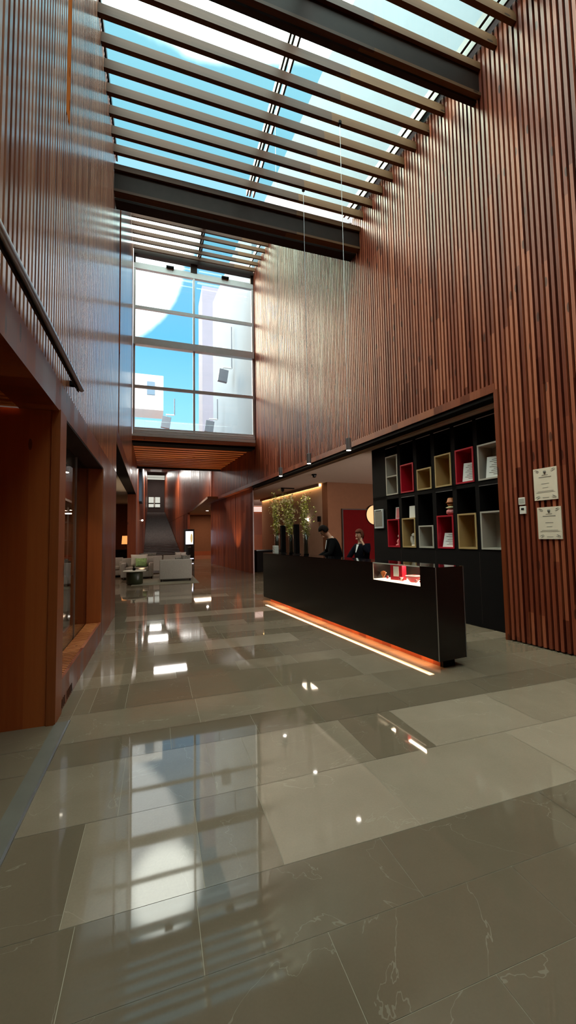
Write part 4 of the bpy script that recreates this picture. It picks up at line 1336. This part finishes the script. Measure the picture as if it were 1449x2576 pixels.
cl2 = smooth(mth(nt, 'ADD', dot.outputs['Value'], mth(nt, 'MULTIPLY', nzc, .35)), math.cos(math.radians(15.8)), math.cos(math.radians(14.4)))
sd2 = Vector((math.sin(az2) * math.cos(el2), math.cos(az2) * math.cos(el2), math.sin(el2)))
dot2 = N(nt, 'ShaderNodeVectorMath', operation='DOT_PRODUCT'); L(nt, nrm.outputs[0], dot2.inputs[0]); dot2.inputs[1].default_value = sd2
cl2 = mth(nt, 'MULTIPLY', cl2, mth(nt, 'SUBTRACT', 1.0, smooth(mth(nt, 'ADD', sp.outputs[2], nzc), .60, .64)))
az3, el3 = math.radians(-38), math.radians(47)
sd3 = Vector((math.sin(az3) * math.cos(el3), math.cos(az3) * math.cos(el3), math.sin(el3)))
dot3 = N(nt, 'ShaderNodeVectorMath', operation='DOT_PRODUCT'); L(nt, nrm.outputs[0], dot3.inputs[0]); dot3.inputs[1].default_value = sd3
warm = smooth(dot3.outputs['Value'], math.cos(math.radians(17)), math.cos(math.radians(10)))  # added sky glow outside the view, lights the right wall warmly
core = smooth(dot2.outputs['Value'], math.cos(math.radians(4.2)), math.cos(math.radians(2.2)))
back = smooth(mth(nt, 'MULTIPLY', sp.outputs[1], -1), -.35, .2)
mx = N(nt, 'ShaderNodeMix', data_type='RGBA'); L(nt, mth(nt, 'MAXIMUM', cl1, back), mx.inputs[0]); L(nt, blue, mx.inputs[6]); mx.inputs[7].default_value = (6.6, 6.2, 5.7, 1)
mx2 = N(nt, 'ShaderNodeMix', data_type='RGBA'); L(nt, cl2, mx2.inputs[0]); L(nt, mx.outputs[2], mx2.inputs[6]); mx2.inputs[7].default_value = (2.1, 2.1, 2.1, 1)
mx3 = N(nt, 'ShaderNodeMix', data_type='RGBA'); L(nt, core, mx3.inputs[0]); L(nt, mx2.outputs[2], mx3.inputs[6]); mx3.inputs[7].default_value = (7, 6.6, 5.8, 1)
mx4 = N(nt, 'ShaderNodeMix', data_type='RGBA'); L(nt, warm, mx4.inputs[0]); L(nt, mx3.outputs[2], mx4.inputs[6]); mx4.inputs[7].default_value = (24, 20, 15, 1)
az4, el4 = math.radians(-28), math.radians(26)
sd4 = Vector((math.sin(az4) * math.cos(el4), math.cos(az4) * math.cos(el4), math.sin(el4)))
dot4 = N(nt, 'ShaderNodeVectorMath', operation='DOT_PRODUCT'); L(nt, nrm.outputs[0], dot4.inputs[0]); dot4.inputs[1].default_value = sd4
low = smooth(dot4.outputs['Value'], math.cos(math.radians(12)), math.cos(math.radians(7)))  # added low glow hidden from the camera, warms the far right wall
mx5 = N(nt, 'ShaderNodeMix', data_type='RGBA'); L(nt, low, mx5.inputs[0]); L(nt, mx4.outputs[2], mx5.inputs[6]); mx5.inputs[7].default_value = (17, 13, 9, 1)
L(nt, mx5.outputs[2], bg.inputs[0]); bg.inputs[1].default_value = 1.0
world.cycles.sampling_method = 'MANUAL'; world.cycles.sample_map_resolution = 1024

plight('lounge lamp glow', (-1.62, 22.6, 1.4), 9, (1, .5, .22), .12)
area('lounge ceiling light', (-3.2, 15.5, 3.46), 1.5, 3, 40, (1, .8, .62))
for p_ in ((-.55, 15.7, .1), (2.9, 18.2, .1)): spot('added soffit fill', p_, 160, (1, .74, .46), 75, .03, (PI, 0, 0))  # added spots without fixtures, brighten the soffit from below
area('added back wall fill', (3.9, 33.5, 3.54), 2, 1.5, 70, (1, .74, .52))  # added area light, brightens the brown back wall
area('back hall ceiling light', (4.6, 29, 3.54), 1.5, 3, 70, (1, .72, .5))
area('corridor ceiling light', uv(6.2, 20.5, 3.42), 1.0, 2, 22, (1, .66, .42))
area('added portal fill', (.7, 22.9, 5.55), 1.7, 1.0, 100, (1, .93, .85))  # added fill under the closed ceiling, brightens portal and soffit
area('added stair fill', (.1, 41, 8.1), 1.8, 1.6, 260, (1, .95, .88))  # added fill under the closed ceiling, lifts the dark stairs
area('landing daylight', (-.2, 58, 10.6), 1.5, 3, 160, (1, .95, .88))
for p_ in SPOTS: spot('showcase spot', p_, 14, (1, .74, .5), 110)
area('showcase ceiling light', (-1.9, 6.4, 2.6), .5, 1.5, 3, (1, .7, .45))

# pieces of parts go one level deeper
NEST = {'reception_desk': {'case_base': 'body', 'case_front_glass': 'body', 'case_frame': 'body', 'edge_trim': 'body', 'light_strip': 'plinth', 'plinth_end': 'plinth'},
        'pendant_light': {'lens': 'cylinder'}, 'person': {'eyes': 'body', 'ears': 'body', 'mouth': 'body', 'nose_and_chin': 'body', 'collar': 'jacket', 'shirt_front': 'jacket'},
        'information_kiosk': {'screen_picture': 'screen'}, 'display_shelving': {'door_joint': 'base_cupboard'},
        'certificate': {'text_lines': 'sheet', 'emblem': 'sheet', 'corner_ornaments': 'sheet'}, 'recessed_downlight': {'lens': 'rim'},
        'ceiling_spotlight': {'lens': 'housing'}, 'glass_vase': {'base': 'glass'}, 'white_box': {'print': 'box'}, 'security_camera': {'dome': 'base'},
        'thermostat': {'face': 'case'}, 'wall_control': {'display': 'case'}, 'wall_panel_screen': {'display': 'frame', 'slot': 'frame'},
        'sofa': {'leg': 'frame'}, 'armchair': {'leg': 'frame'}, 'track_spotlight': {'stem': 'head'}, 'gift_box': {'card': 'box'}, 'floodlight': {'conduit': 'arm'}}
for o in [x for x in bpy.data.objects if x.parent is None and x.type == 'EMPTY']:
    mp_ = NEST.get(o.name.split('.')[0])
    if not mp_: continue
    kids = list(o.children)
    for c_ in kids:
        tgt = mp_.get(c_.name.split('.')[0])
        if tgt:
            par = [q for q in kids if q.name.split('.')[0] == tgt]
            if par: c_.parent = par[0]

# ------------------------------------------------------------------ CAMERA
cd = bpy.data.cameras.new('camera'); cam = bpy.data.objects.new('camera', cd); COL.objects.link(cam)
yaw, pit, rol = -.31996147, .06283128, -.01713936
Rm = Matrix.Rotation(yaw, 4, 'Z') @ Matrix.Rotation(PI / 2 + pit, 4, 'X') @ Matrix.Rotation(rol, 4, 'Z')
cam.matrix_world = Matrix.Translation((0, 0, 1.5)) @ Rm
cd.sensor_fit = 'VERTICAL'; cd.sensor_height = 36.0; cd.lens = 36.0 * 992.8 / 2576
cd.clip_start = .05; cd.clip_end = 300
sc.camera = cam

sc.view_settings.view_transform = 'Standard'; sc.view_settings.look = 'None'
sc.view_settings.gamma = 1; sc.view_settings.use_curve_mapping = False
sc.view_settings.exposure = 0.74
cy = sc.cycles
cy.use_denoising = True
cy.use_adaptive_sampling = True; cy.adaptive_threshold = 0.03
cy.max_bounces = 8; cy.diffuse_bounces = 4; cy.glossy_bounces = 4; cy.transparent_max_bounces = 12; cy.transmission_bounces = 4
cy.sample_clamp_indirect = 4.0
cy.caustics_reflective = False; cy.caustics_refractive = False
